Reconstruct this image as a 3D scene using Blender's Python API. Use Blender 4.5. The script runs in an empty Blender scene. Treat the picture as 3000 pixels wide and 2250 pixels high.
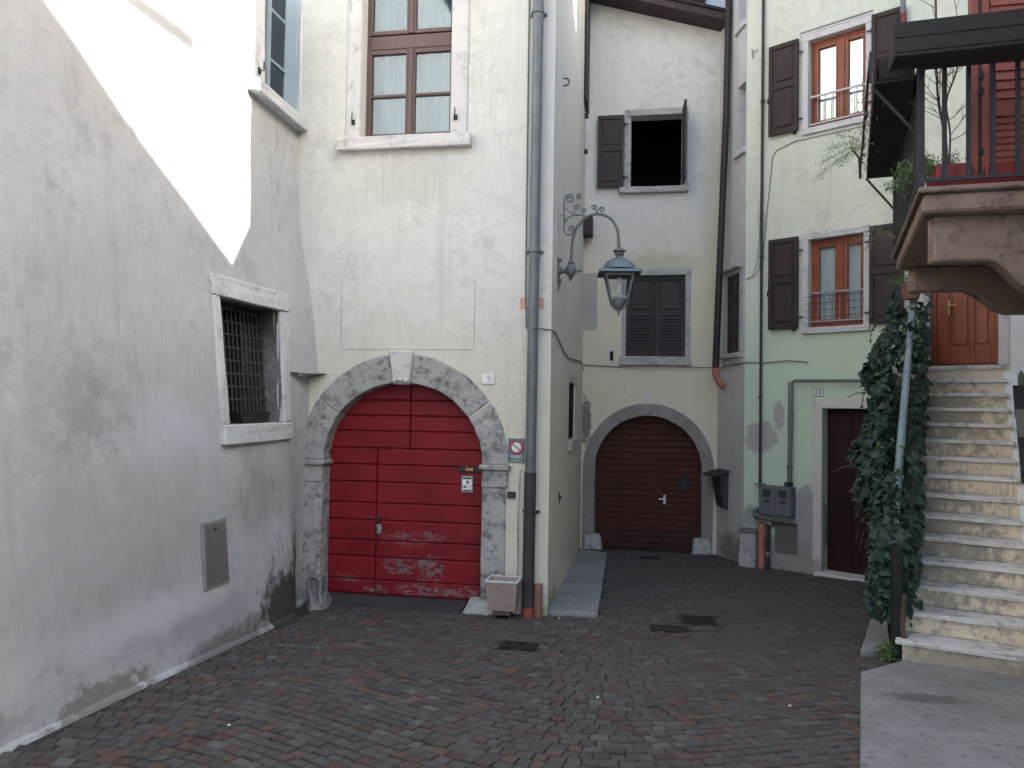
import bpy, bmesh, math, random
from math import radians, sin, cos, pi, sqrt, atan2
from mathutils import Vector, Matrix
from mathutils.geometry import tessellate_polygon

random.seed(7)
scene = bpy.context.scene
col = scene.collection

# ------------------------------------------------------------------ camera
cam_data = bpy.data.cameras.new('camera')
cam = bpy.data.objects.new('camera', cam_data)
col.objects.link(cam)
scene.camera = cam
cam_data.sensor_fit = 'HORIZONTAL'
cam_data.sensor_width = 36.0
cam_data.lens = 36.0 * 2330 / 3000
cam_data.clip_end = 2000
YAW, PITCH, ROLL = radians(10.0), radians(1.57), radians(0.9)
fwd = Vector((-sin(YAW) * cos(PITCH), cos(YAW) * cos(PITCH), sin(PITCH)))
rgt = Vector((cos(YAW), sin(YAW), 0)); upv = rgt.cross(fwd)
r2 = rgt * cos(ROLL) + upv * sin(ROLL); u2 = -rgt * sin(ROLL) + upv * cos(ROLL)
m = Matrix((r2, u2, -fwd)).transposed().to_4x4()
m.translation = Vector((0, 0, 1.76))
cam.matrix_world = m

# ------------------------------------------------------------------ world, sun, exposure
SUN_AZ = radians(-20.0)      # from +X towards -Y
SUN_EL = radians(25.0)
sun_dir = Vector((cos(SUN_AZ) * cos(SUN_EL), sin(SUN_AZ) * cos(SUN_EL), sin(SUN_EL)))
world = bpy.data.worlds.new('World'); scene.world = world
world.use_nodes = True
wn_ = world.node_tree
bg = wn_.nodes['Background']
sky = wn_.nodes.new('ShaderNodeTexSky'); sky.sky_type = 'NISHITA'
sky.sun_disc = False
sky.sun_elevation = SUN_EL
sky.sun_rotation = atan2(sun_dir.x, sun_dir.y)
sky.air_density = 1.0; sky.dust_density = 3.0; sky.ozone_density = 1.0
wn_.links.new(sky.outputs[0], bg.inputs[0])
bg.inputs[1].default_value = 0.15
sun_d = bpy.data.lights.new('sun', 'SUN'); sun_d.energy = 4.5; sun_d.angle = radians(0.5)
sun_d.color = (1.0, 0.95, 0.87)
sun_o = bpy.data.objects.new('sun', sun_d); col.objects.link(sun_o)
sun_o.location = (0, 0, 40)
sun_o.rotation_euler = sun_dir.to_track_quat('Z', 'Y').to_euler()
scene.view_settings.view_transform = 'Standard'
scene.view_settings.look = 'None'
scene.view_settings.gamma = 1.0
scene.view_settings.use_curve_mapping = False
scene.view_settings.exposure = 2.25
scene.cycles.max_bounces = 8
scene.cycles.diffuse_bounces = 7
scene.cycles.transparent_max_bounces = 8

# ------------------------------------------------------------------ materials
MATS = {}

class NT:
    """small helper around a material's node tree"""
    def __init__(self, name, rough=0.85, metal=0.0, spec=0.3):
        self.m = bpy.data.materials.new(name); self.m.use_nodes = True
        self.t = self.m.node_tree; self.n = self.t.nodes
        self.b = self.n['Principled BSDF']
        self.b.inputs['Roughness'].default_value = rough
        self.b.inputs['Metallic'].default_value = metal
        self.b.inputs['Specular IOR Level'].default_value = spec
        g = self.n.new('ShaderNodeNewGeometry'); self.pos = g.outputs['Position']
        MATS[name] = self.m
    def link(self, a, b): self.t.links.new(a, b)
    def scaled(self, s, off=(0, 0, 0)):
        mp = self.n.new('ShaderNodeMapping'); mp.inputs['Scale'].default_value = s
        mp.inputs['Location'].default_value = off
        self.link(self.pos, mp.inputs['Vector']); return mp.outputs[0]
    def noise(self, scale=5, detail=4, rough=0.6, vec=None, dist=0.0):
        t = self.n.new('ShaderNodeTexNoise'); t.inputs['Scale'].default_value = scale
        t.inputs['Detail'].default_value = detail; t.inputs['Roughness'].default_value = rough
        t.inputs['Distortion'].default_value = dist
        self.link(vec if vec is not None else self.pos, t.inputs['Vector']); return t.outputs['Fac']
    def ramp(self, v, lo, hi, a=0.0, b=1.0):
        r = self.n.new('ShaderNodeMapRange'); r.interpolation_type = 'SMOOTHSTEP'
        r.inputs['From Min'].default_value = lo; r.inputs['From Max'].default_value = hi
        r.inputs['To Min'].default_value = a; r.inputs['To Max'].default_value = b
        self.link(v, r.inputs['Value']); return r.outputs[0]
    def math(self, op, a, b=None):
        q = self.n.new('ShaderNodeMath'); q.operation = op
        for i, v in enumerate((a, b)):
            if v is None: continue
            if isinstance(v, (int, float)): q.inputs[i].default_value = v
            else: self.link(v, q.inputs[i])
        return q.outputs[0]
    def mix(self, f, a, b, mode='MIX'):
        q = self.n.new('ShaderNodeMix'); q.data_type = 'RGBA'; q.blend_type = mode
        for i, v in ((0, f), (6, a), (7, b)):
            if isinstance(v, (int, float)): q.inputs[i].default_value = v
            elif isinstance(v, tuple): q.inputs[i].default_value = (*v[:3], 1)
            else: self.link(v, q.inputs[i])
        return q.outputs[2]
    def blob(self, c, r, nscale=3.0, namp=0.6, soft=0.5, detail=5):
        """mask of an uneven patch round c with radii r (world metres)"""
        s = self.n.new('ShaderNodeVectorMath'); s.operation = 'SUBTRACT'
        self.link(self.pos, s.inputs[0]); s.inputs[1].default_value = c
        d = self.n.new('ShaderNodeVectorMath'); d.operation = 'DIVIDE'
        self.link(s.outputs[0], d.inputs[0]); d.inputs[1].default_value = r
        l = self.n.new('ShaderNodeVectorMath'); l.operation = 'LENGTH'
        self.link(d.outputs[0], l.inputs[0])
        nz = self.noise(nscale, detail, 0.65)
        v = self.math('ADD', l.outputs['Value'], self.math('MULTIPLY', self.math('SUBTRACT', nz, 0.5), namp * 2))
        return self.ramp(v, 1.0, 1.0 - soft, 0.0, 1.0)
    def bump(self, h, strength=0.3, dist=0.01):
        b = self.n.new('ShaderNodeBump'); b.inputs['Strength'].default_value = strength
        b.inputs['Distance'].default_value = dist
        self.link(h, b.inputs['Height']); self.link(b.outputs[0], self.b.inputs['Normal'])
    def color(self, c):
        if isinstance(c, tuple): self.b.inputs['Base Color'].default_value = (*c[:3], 1)
        else: self.link(c, self.b.inputs['Base Color'])
    def z(self):
        s = self.n.new('ShaderNodeSeparateXYZ'); self.link(self.pos, s.inputs[0]); return s.outputs

def plaster(name, base, var, speck=(0.33, 0.32, 0.31), speck_amt=0.62, stains=(), height_mix=None, bump=0.35, drips=(), cracks=0.3, mottle=0.22):
    t = NT(name, 0.92, spec=0.15)
    big = t.ramp(t.noise(0.9, 5, 0.6), 0.35, 0.68)
    c = t.mix(big, base, var)
    fine = t.ramp(t.noise(9, 6, 0.7), 0.3, 0.75)
    c = t.mix(t.math('MULTIPLY', fine, 0.22), c, tuple(v * 0.72 for v in base))
    mo = t.ramp(t.noise(4.5, 9, 0.78), 0.44, 0.66)
    mo2 = t.ramp(t.noise(1.5, 6, 0.7, t.scaled((1, 1, 0.6), (3, 8, 5))), 0.42, 0.62)
    c = t.mix(t.math('MULTIPLY', t.math('MULTIPLY', mo, mo2), mottle * 2.2), c, tuple(v * 0.66 for v in base))
    c = t.mix(t.math('MULTIPLY', t.ramp(t.noise(55, 4, 0.75), 0.48, 0.72), mottle), c, tuple(v * 0.70 for v in base))
    if height_mix:
        z0, z1, lowcol = height_mix
        zz = t.math('ADD', t.z()[2], t.math('MULTIPLY', t.math('SUBTRACT', t.noise(1.6, 5), 0.5), 1.3))
        c = t.mix(t.ramp(zz, z0, z1, 0.9, 0.0), c, lowcol)
    # vertical runs of dirt
    streak = t.ramp(t.noise(1.0, 4, 0.6, t.scaled((7, 7, 0.35))), 0.55, 0.8)
    c = t.mix(t.math('MULTIPLY', streak, 0.3), c, tuple(v * 0.62 for v in base))
    # small chips and spots, in clusters
    cl = t.ramp(t.noise(1.3, 3, 0.5, t.scaled((1, 1, 1), (5, 3, 1))), 0.48, 0.66)
    sp = t.ramp(t.noise(34, 5, 0.75), speck_amt - 0.02, speck_amt + 0.06)
    c = t.mix(t.math('MULTIPLY', t.math('MULTIPLY', cl, sp), 0.85), c, speck)
    for (cc, rr, colr, amt, ns, na, so) in stains:
        mk = t.blob(cc, rr, 6 if ns >= 20 else ns, 0.9 if ns >= 20 else na, 0.9 if ns >= 20 else so)
        if ns >= 20: mk = t.math('MULTIPLY', mk, t.ramp(t.noise(ns, 8, 0.8), 0.50, 0.60))
        c = t.mix(t.math('MULTIPLY', mk, amt), c, colr)
    for (cc, rr, colr, amt) in drips:
        dn = t.ramp(t.noise(1.0, 5, 0.7, t.scaled((34, 34, 0.8))), 0.50, 0.66)
        c = t.mix(t.math('MULTIPLY', t.math('MULTIPLY', t.blob(cc, rr, 2.0, 0.25, 0.9), dn), amt), c, colr)
    if cracks:
        wv = t.n.new('ShaderNodeVectorMath'); wv.operation = 'ADD'
        nn = t.n.new('ShaderNodeTexNoise'); nn.inputs['Scale'].default_value = 2.2; nn.inputs['Detail'].default_value = 5
        t.link(t.pos, nn.inputs['Vector']); t.link(t.pos, wv.inputs[0]); t.link(nn.outputs['Color'], wv.inputs[1])
        vo = t.n.new('ShaderNodeTexVoronoi'); vo.feature = 'DISTANCE_TO_EDGE'; vo.inputs['Scale'].default_value = 0.75
        t.link(wv.outputs[0], vo.inputs['Vector'])
        ck = t.ramp(vo.outputs['Distance'], 0.006, 0.0)
        msk = t.ramp(t.noise(1.4, 3, 0.6, t.scaled((1, 1, 1), (9, 4, 2))), 0.47, 0.58)
        c = t.mix(t.math('MULTIPLY', t.math('MULTIPLY', ck, msk), cracks), c, tuple(v * 0.42 for v in base))
    t.color(c)
    h = t.math('ADD', t.math('MULTIPLY', t.noise(3.2, 4, 0.55), 1.0), t.math('MULTIPLY', t.noise(40, 5, 0.7), 0.22))
    t.bump(h, bump, 0.035)
    return t.m

def stone(name, a, b, dark, darkamt=0.55, bump=0.6, patch=0.45):
    t = NT(name, 0.9, spec=0.2)
    c = t.mix(t.ramp(t.noise(4, 5), 0.3, 0.7), a, b)
    sp = t.ramp(t.noise(9, 9, 0.82), 0.47, 0.60)
    pt = t.ramp(t.noise(3.5, 4, 0.6, t.scaled((1, 1, 1), (2, 7, 4))), patch, patch + 0.15)
    c = t.mix(t.math('MULTIPLY', t.math('MULTIPLY', sp, pt), darkamt), c, dark)
    c = t.mix(t.math('MULTIPLY', t.ramp(t.noise(90, 3, 0.6), 0.45, 0.7), 0.25), c, tuple(v * 0.6 for v in a))
    t.color(c)
    t.bump(t.math('ADD', t.noise(14, 6, 0.7), t.math('MULTIPLY', t.noise(70, 4, 0.7), 0.35)), bump, 0.012)
    return t.m

def wood(name, a, b, rough=0.6, grain=(2, 2, 30), worn=None, spec=0.25, bump=0.25):
    t = NT(name, rough, spec=spec)
    g = t.noise(2.2, 6, 0.65, t.scaled(grain))
    c = t.mix(t.ramp(g, 0.3, 0.72), a, b)
    c = t.mix(t.math('MULTIPLY', t.ramp(t.noise(2.6, 7, 0.7), 0.38, 0.72), 0.55), c, tuple(v * 0.52 for v in a))
    if worn:
        for (cc, rr, colr, amt, ns, na, so) in worn:
            strk = t.ramp(t.noise(3.0, 9, 0.8, t.scaled((4, 4, 9))), 0.49, 0.54)
            c = t.mix(t.math('MULTIPLY', t.math('MULTIPLY', t.blob(cc, rr, ns, na, so), strk), amt), c, colr)
    t.color(c); t.bump(g, bump, 0.006)
    return t.m

def plain(name, c, rough=0.6, metal=0.0, spec=0.3, var=0.35, scale=8, bump=0.1):
    t = NT(name, rough, metal, spec)
    f = t.ramp(t.noise(scale, 6, 0.7), 0.35, 0.7)
    t.color(t.mix(t.math('MULTIPLY', f, var), tuple(c), tuple(v * 0.45 for v in c)))
    if bump: t.bump(t.noise(scale * 6, 3, 0.6), bump, 0.004)
    return t.m

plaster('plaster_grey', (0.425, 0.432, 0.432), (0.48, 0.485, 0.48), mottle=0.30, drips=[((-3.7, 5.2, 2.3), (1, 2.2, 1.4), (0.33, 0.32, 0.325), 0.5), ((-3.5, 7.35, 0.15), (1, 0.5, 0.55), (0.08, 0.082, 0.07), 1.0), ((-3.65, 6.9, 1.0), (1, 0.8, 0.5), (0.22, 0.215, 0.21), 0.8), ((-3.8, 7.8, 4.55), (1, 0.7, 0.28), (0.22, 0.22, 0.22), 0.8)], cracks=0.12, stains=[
    ((-3.7, 4.7, 1.75), (1.0, 0.7, 0.5), (0.26, 0.255, 0.255), 0.6, 6.0, 1.1, 1.0),
    ((-3.7, 5.6, 1.55), (1.0, 0.9, 0.45), (0.50, 0.53, 0.56), 0.6, 2.4, 0.6, 0.9),
    ((-3.62, 5.0, 0.75), (1.0, 1.8, 0.9), (0.345, 0.33, 0.325), 0.55, 1.8, 0.6, 0.8),
    ((-3.6, 7.0, 0.85), (1.0, 0.55, 0.6), (0.28, 0.265, 0.26), 0.65, 4.0, 0.7, 0.8),
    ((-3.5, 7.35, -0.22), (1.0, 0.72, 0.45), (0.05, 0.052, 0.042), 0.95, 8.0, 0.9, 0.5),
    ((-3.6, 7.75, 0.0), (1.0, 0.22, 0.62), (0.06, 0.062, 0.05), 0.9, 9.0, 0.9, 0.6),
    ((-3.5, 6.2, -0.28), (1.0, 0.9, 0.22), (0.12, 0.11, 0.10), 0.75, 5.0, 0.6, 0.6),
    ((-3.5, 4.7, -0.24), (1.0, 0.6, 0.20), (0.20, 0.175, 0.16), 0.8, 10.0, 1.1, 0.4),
    ((-3.5, 5.9, 0.0), (1.0, 1.2, 0.22), (0.31, 0.30, 0.335), 0.75, 3.5, 0.7, 0.8),
    ((-3.5, 3.6, -0.05), (1.0, 0.5, 0.18), (0.15, 0.145, 0.145), 0.6, 5.0, 0.7, 0.6),
    ((-3.5, 5.2, 0.2), (1.0, 1.6, 0.20), (0.52, 0.53, 0.54), 0.7, 3.0, 0.6, 0.9),
    ((-3.55, 7.3, 0.45), (1.0, 0.6, 0.30), (0.52, 0.53, 0.55), 0.6, 3.0, 0.6, 0.9),
], speck_amt=0.68, bump=0.45)
plaster('plaster_cream', (0.60, 0.58, 0.535), (0.66, 0.64, 0.595), drips=[((-2.65, 8.2, 4.15), (0.85, 0.5, 0.55), (0.40, 0.38, 0.35), 0.75), ((-1.7, 8.2, 5.2), (0.5, 0.5, 1.2), (0.42, 0.40, 0.37), 0.5)], stains=[
    ((-1.75, 8.2, 5.2), (0.35, 0.5, 0.9), (0.40, 0.385, 0.36), 0.55, 26, 1.1, 0.5),
    ((-3.55, 8.2, 5.0), (0.3, 0.5, 0.9), (0.46, 0.44, 0.43), 0.5, 22, 1.1, 0.5),
    ((-3.25, 8.2, 3.27), (0.42, 0.5, 0.26), (0.30, 0.29, 0.275), 0.6, 44, 1.0, 0.4),
    ((-2.2, 8.2, 3.8), (0.9, 0.5, 0.6), (0.42, 0.40, 0.37), 0.55, 30, 1.0, 0.4),
    ((-1.45, 8.2, 1.6), (0.4, 0.5, 1.6), (0.36, 0.33, 0.29), 0.6, 30, 1.0, 0.4),
    ((-2.65, 8.2, 4.2), (0.8, 0.5, 0.42), (0.50, 0.48, 0.44), 0.6, 11, 0.8, 0.7),
    ((-1.5, 8.2, -0.25), (0.5, 0.5, 0.45), (0.42, 0.33, 0.30), 0.55, 7, 0.7, 0.7),
    ((-1.1, 8.6, -0.4), (0.25, 0.9, 0.28), (0.16, 0.17, 0.12), 0.7, 8, 0.6, 0.7),
    ((-1.1, 10.0, 5.5), (0.25, 4.5, 4.0), (0.50, 0.52, 0.51), 0.55, 1.0, 0.2, 0.9),
], height_mix=(1.4, 3.4, (0.61, 0.565, 0.455)))
plaster('plaster_yellow', (0.64, 0.625, 0.585), (0.70, 0.68, 0.64), drips=[((0.0, 13.86, 5.1), (0.8, 0.5, 0.4), (0.5, 0.48, 0.42), 0.5)], stains=[
    ((0.1, 13.86, 4.25), (0.95, 0.5, 0.28), (0.50, 0.455, 0.335), 0.75, 6, 0.5, 0.7),
    ((1.0, 13.86, 5.4), (0.30, 0.5, 2.6), (0.56, 0.52, 0.39), 0.6, 3, 0.4, 0.8),
    ((-0.8, 13.86, 8.4), (0.6, 0.5, 0.5), (0.36, 0.35, 0.34), 0.7, 26, 1.5, 0.4),
    ((-1.13, 13.86, 1.5), (0.12, 0.5, 0.5), (0.10, 0.10, 0.095), 0.8, 14, 1.0, 0.4),
], height_mix=(3.6, 5.4, (0.68, 0.62, 0.46)))
plaster('plaster_mint', (0.645, 0.66, 0.545), (0.69, 0.70, 0.595), stains=[
    ((1.63, 12.63, 1.33), (0.26, 0.3, 0.27), (0.42, 0.385, 0.385), 0.95, 9, 0.55, 0.18),
    ((1.88, 12.46, 1.68), (0.08, 0.2, 0.24), (0.42, 0.385, 0.385), 0.95, 12, 0.6, 0.2),
    ((1.45, 10.25, 1.0), (0.28, 0.3, 1.6), (0.56, 0.57, 0.50), 0.8, 3, 0.4, 0.8),
    ((2.25, 12.2, 0.1), (0.33, 0.4, 0.58), (0.34, 0.34, 0.345), 0.95, 7, 0.25, 0.12),
    ((1.95, 12.4, -0.45), (0.65, 0.6, 0.36), (0.31, 0.295, 0.28), 0.95, 6, 0.4, 0.25),
    ((1.7, 12.6, -0.72), (0.9, 0.8, 0.16), (0.11, 0.11, 0.095), 0.8, 8, 0.7, 0.5),
    ((1.55, 12.7, 0.1), (0.25, 0.3, 0.22), (0.29, 0.285, 0.28), 0.8, 8, 0.6, 0.4),
], height_mix=(2.4, 3.6, (0.54, 0.655, 0.50)), speck_amt=0.70)
plaster('plaster_ash', (0.56, 0.55, 0.55), (0.62, 0.61, 0.605), stains=[
    ((1.3, 13.2, -0.5), (0.5, 0.9, 0.35), (0.15, 0.15, 0.14), 0.7, 6, 0.7, 0.6)], speck_amt=0.68)
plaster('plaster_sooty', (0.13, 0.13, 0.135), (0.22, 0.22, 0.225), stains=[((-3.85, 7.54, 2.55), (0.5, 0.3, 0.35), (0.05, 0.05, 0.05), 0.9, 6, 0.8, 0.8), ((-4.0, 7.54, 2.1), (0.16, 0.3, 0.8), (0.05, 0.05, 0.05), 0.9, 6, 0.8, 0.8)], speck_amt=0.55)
plaster('shade_patch', (0.40, 0.39, 0.35), (0.46, 0.445, 0.40), speck_amt=0.75, cracks=0)  # darker coat for the shaded rectangle on the alley end wall
plaster('plaster_white', (0.70, 0.71, 0.70), (0.74, 0.74, 0.73), speck_amt=0.75)
plaster('plaster_ochre', (0.60, 0.52, 0.42), (0.64, 0.57, 0.47))
plaster('plaster_trim', (0.62, 0.59, 0.575), (0.66, 0.63, 0.61), speck_amt=0.72, stains=[
    ((2.2, 12.2, -0.5), (0.5, 0.5, 0.2), (0.2, 0.2, 0.19), 0.6, 9, 0.7, 0.5)])
plaster('plaster_step', (0.70, 0.60, 0.465), (0.76, 0.66, 0.53), mottle=0.4, drips=[((3.0, 9.0, 1.0), (1.2, 3.0, 2.0), (0.28, 0.26, 0.22), 0.75)], stains=[
    ((2.6, 8.4, 0.75), (0.9, 1.6, 1.2), (0.26, 0.24, 0.21), 0.8, 11, 1.2, 0.5),
    ((3.5, 10.2, 1.9), (0.6, 1.2, 1.0), (0.26, 0.24, 0.20), 0.75, 11, 1.2, 0.5),
    ((2.6, 7.2, -0.3), (0.9, 0.4, 0.12), (0.20, 0.18, 0.16), 0.6, 12, 0.8, 0.6)], speck_amt=0.6)
stone('stone_arch', (0.335, 0.33, 0.315), (0.41, 0.40, 0.38), (0.12, 0.12, 0.118), 0.9, 0.9, 0.34)
stone('stone_arch_brown', (0.27, 0.24, 0.225), (0.33, 0.295, 0.28), (0.12, 0.11, 0.105), 0.5)
stone('stone_white', (0.50, 0.51, 0.51), (0.57, 0.575, 0.575), (0.27, 0.27, 0.27), 0.6)
stone('stone_trim', (0.40, 0.39, 0.375), (0.47, 0.455, 0.44), (0.14, 0.13, 0.125), 0.75)
stone('stone_pale', (0.55, 0.53, 0.515), (0.61, 0.585, 0.57), (0.24, 0.22, 0.21), 0.65)
stone('stone_step', (0.62, 0.61, 0.60), (0.70, 0.69, 0.68), (0.22, 0.215, 0.20), 0.8, 0.8, 0.40)
stone('stone_pink', (0.20, 0.145, 0.12), (0.26, 0.19, 0.155), (0.10, 0.08, 0.075), 0.85, 0.8, 0.40)
stone('stone_block', (0.36, 0.35, 0.335), (0.45, 0.435, 0.42), (0.12, 0.12, 0.11), 0.6)
stone('stone_guard', (0.17, 0.17, 0.165), (0.23, 0.225, 0.22), (0.06, 0.06, 0.06), 0.6)
stone('threshold_dark', (0.045, 0.045, 0.047), (0.065, 0.063, 0.063), (0.02, 0.02, 0.02), 0.6)
stone('slate', (0.035, 0.038, 0.045), (0.05, 0.053, 0.06), (0.015, 0.015, 0.017), 0.5, 0.3)
stone('slate_pale', (0.16, 0.165, 0.16), (0.20, 0.205, 0.20), (0.10, 0.10, 0.10), 0.5, 0.3)
wood('red_paint', (0.185, 0.008, 0.014), (0.235, 0.013, 0.02), 0.45, (2, 2, 26), worn=[
    ((-2.62, 8.4, 0.0), (0.36, 0.6, 0.10), (0.135, 0.13, 0.125), 1.0, 9, 0.8, 0.25),
    ((-2.35, 8.4, -0.02), (0.18, 0.6, 0.17), (0.15, 0.145, 0.14), 1.0, 12, 0.8, 0.25),
    ((-2.5, 8.4, 0.3), (0.42, 0.6, 0.09), (0.17, 0.14, 0.135), 0.6, 18, 1.4, 0.3),
    ((-2.3, 8.35, -0.26), (1.0, 0.6, 0.07), (0.17, 0.15, 0.14), 0.9, 12, 1.2, 0.4),
    ((-3.3, 8.35, -0.16), (0.2, 0.6, 0.05), (0.17, 0.14, 0.13), 0.6, 12, 1.0, 0.4)], bump=0.5)
wood('gate_brown', (0.095, 0.026, 0.016), (0.05, 0.013, 0.009), 0.6, (3, 3, 30), worn=[
    ((0, 13.9, -0.55), (1.2, 0.6, 0.28), (0.02, 0.016, 0.015), 0.9, 5, 0.5, 0.6)])
wood('door_brown', (0.024, 0.008, 0.007), (0.036, 0.010, 0.008), 0.55, (18, 18, 1.5))
wood('shutter_brown', (0.042, 0.028, 0.026), (0.055, 0.037, 0.034), 0.6, (16, 16, 1.5))
wood('shutter_slate', (0.048, 0.040, 0.042), (0.062, 0.052, 0.054), 0.65, (16, 16, 1.5))
wood('window_orange', (0.24, 0.055, 0.024), (0.29, 0.075, 0.034), 0.4, (16, 16, 1.2), spec=0.4)
wood('door_orange', (0.26, 0.062, 0.027), (0.32, 0.085, 0.037), 0.4, (14, 14, 1.2), spec=0.4)
wood('window_taupe', (0.125, 0.082, 0.072), (0.15, 0.10, 0.09), 0.5, (14, 14, 1.2))
wood('shutter_rose', (0.27, 0.085, 0.072), (0.32, 0.11, 0.09), 0.55, (3, 3, 20))
wood('timber_black', (0.022, 0.019, 0.019), (0.034, 0.029, 0.028), 0.75, (2, 12, 12))
wood('eave_brown', (0.05, 0.036, 0.040), (0.065, 0.047, 0.050), 0.7, (2, 12, 12))
plain('zinc', (0.15, 0.165, 0.17), 0.5, 0.3, 0.4, 0.5, 6)
plain('iron_dark', (0.045, 0.046, 0.05), 0.65, 0.3, 0.3, 0.5, 10)
plain('iron_pipe', (0.06, 0.055, 0.06), 0.65, 0.2, 0.3, 0.5, 5)
plain('pipe_brown', (0.04, 0.028, 0.03), 0.5, 0.1, 0.3, 0.4, 4)
plain('pipe_green', (0.17, 0.20, 0.165), 0.6, 0.1, 0.3, 0.5, 7)
plain('pipe_salmon', (0.50, 0.19, 0.13), 0.6, 0, 0.3, 0.5, 5)
plain('pvc_orange', (0.33, 0.075, 0.05), 0.55, 0, 0.3, 0.4, 6)
plain('paint_blue_grey', (0.22, 0.29, 0.32), 0.4, 0.1, 0.4, 0.35, 5)
plain('lamp_grey', (0.17, 0.175, 0.18), 0.55, 0.2, 0.4, 0.4, 9)
plain('lamp_blue', (0.13, 0.175, 0.20), 0.5, 0.2, 0.4, 0.45, 7)
plain('cabinet_grey', (0.15, 0.155, 0.165), 0.6, 0.1, 0.3, 0.3, 5)
plain('panel_taupe', (0.17, 0.155, 0.15), 0.6, 0.1, 0.3, 0.35, 5)
plain('zinc_trim', (0.30, 0.32, 0.33), 0.5, 0.3, 0.4, 0.4, 9)
plain('plastic_cream', (0.37, 0.29, 0.255), 0.6, 0, 0.3, 0.35, 7)
plain('plastic_dark', (0.018, 0.022, 0.024), 0.5, 0, 0.3, 0.3, 7)
plain('soil', (0.05, 0.038, 0.03), 0.95, 0, 0.1, 0.6, 30, 0.6)
plain('terracotta', (0.27, 0.15, 0.115), 0.8, 0, 0.2, 0.5, 9)
plain('pot_red', (0.20, 0.014, 0.014), 0.45, 0, 0.4, 0.4, 6)
plain('rail_silver', (0.33, 0.34, 0.36), 0.4, 0.5, 0.5, 0.3, 9)
plain('paint_white', (0.74, 0.74, 0.72), 0.55, 0, 0.3, 0.2, 9)
plain('sign_red', (0.36, 0.06, 0.06), 0.6, 0, 0.3, 0.4, 20)
plain('sign_blue', (0.12, 0.17, 0.21), 0.6, 0, 0.3, 0.45, 20)
plain('sign_ochre', (0.52, 0.45, 0.26), 0.6, 0, 0.3, 0.4, 20)
plain('ink', (0.012, 0.012, 0.013), 0.7, 0, 0.2, 0.1, 9, 0)
plain('ink_faded', (0.40, 0.38, 0.36), 0.7, 0, 0.2, 0.2, 9, 0)
plain('plaque_faded', (0.60, 0.36, 0.27), 0.9, 0, 0.1, 0.5, 25)
plain('brass', (0.55, 0.36, 0.12), 0.35, 0.9, 0.5, 0.3, 15)
plain('steel', (0.55, 0.55, 0.56), 0.3, 0.9, 0.5, 0.3, 15)
plain('curtain', (0.72, 0.75, 0.75), 0.9, 0, 0.1, 0.15, 3, 0)
plain('blind_blue', (0.34, 0.40, 0.44), 0.9, 0, 0.1, 0.1, 3, 0)
plain('room_dark', (0.012, 0.012, 0.015), 0.95, 0, 0.1, 0.2, 3, 0)
plain('cable_grey', (0.20, 0.19, 0.18), 0.7, 0, 0.2, 0.4, 9, 0)
plain('bark', (0.10, 0.075, 0.06), 0.9, 0, 0.2, 0.6, 25, 0.5)
plain('twig', (0.22, 0.14, 0.11), 0.9, 0, 0.2, 0.5, 25, 0)
plain('roof_tile', (0.26, 0.15, 0.11), 0.9, 0, 0.2, 0.6, 6, 0.4)
plain('cast_iron', (0.035, 0.028, 0.028), 0.6, 0.4, 0.4, 0.6, 20, 0.4)
plain('litter_white', (0.70, 0.69, 0.66), 0.8, 0, 0.2, 0.2, 40, 0)

def foliage(name, a, b, rough=0.5):
    t = NT(name, rough, spec=0.35)
    at = t.n.new('ShaderNodeAttribute'); at.attribute_name = 'tint'
    c = t.mix(at.outputs['Fac'], a, b)
    c = t.mix(t.math('MULTIPLY', t.noise(60, 2), 0.3), c, tuple(v * 0.6 for v in a))
    t.color(c)
    t.b.inputs['Subsurface Weight'].default_value = 0.0
plain('cactus_green', (0.12, 0.15, 0.12), 0.8, 0, 0.2, 0.4, 30)
foliage('leaf_ivy', (0.012, 0.028, 0.020), (0.032, 0.066, 0.040))
foliage('leaf_pale', (0.14, 0.20, 0.08), (0.26, 0.33, 0.17))
foliage('leaf_bright', (0.035, 0.09, 0.02), (0.08, 0.16, 0.035))
foliage('leaf_fern', (0.06, 0.13, 0.035), (0.14, 0.24, 0.08))
foliage('straw', (0.13, 0.095, 0.065), (0.21, 0.16, 0.11))

def cobble_mat():
    t = NT('porphyry', 0.72, spec=0.35)
    at = t.n.new('ShaderNodeVertexColor'); at.layer_name = 'tone'
    n1 = t.noise(34, 5, 0.7)
    c = t.mix(t.ramp(n1, 0.3, 0.75, 0.0, 0.4), at.outputs[0], (0.045, 0.041, 0.039))
    c = t.mix(t.math('MULTIPLY', t.ramp(t.noise(1.1, 5, 0.6), 0.40, 0.68), 0.55), c, (0.078, 0.072, 0.067))
    t.color(c)
    t.bump(t.math('ADD', t.noise(60, 5, 0.7), t.noise(18, 3, 0.6)), 0.55, 0.008)
cobble_mat()
def ground_mat():
    t = NT('joint_sand', 0.95, spec=0.1)
    t.color(t.mix(t.ramp(t.noise(20, 6, 0.7), 0.3, 0.7), (0.040, 0.036, 0.033), (0.070, 0.062, 0.056)))
    t.bump(t.noise(120, 4, 0.7), 0.5, 0.006)
ground_mat()
def concrete_mat(name, a, b, dark):
    t = NT(name, 0.9, spec=0.2)
    c = t.mix(t.ramp(t.noise(1.7, 6, 0.65), 0.32, 0.7), a, b)
    c = t.mix(t.math('MULTIPLY', t.ramp(t.noise(14, 8, 0.8), 0.50, 0.66), 0.75), c, dark)
    c = t.mix(t.math('MULTIPLY', t.blob((1.95, 6.15, -0.3), (0.34, 0.14, 0.5), 14, 1.3, 0.5), 0.8), c, dark)
    t.color(c); t.bump(t.math('ADD', t.noise(30, 6, 0.7), t.noise(5, 3)), 0.4, 0.012)
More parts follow.
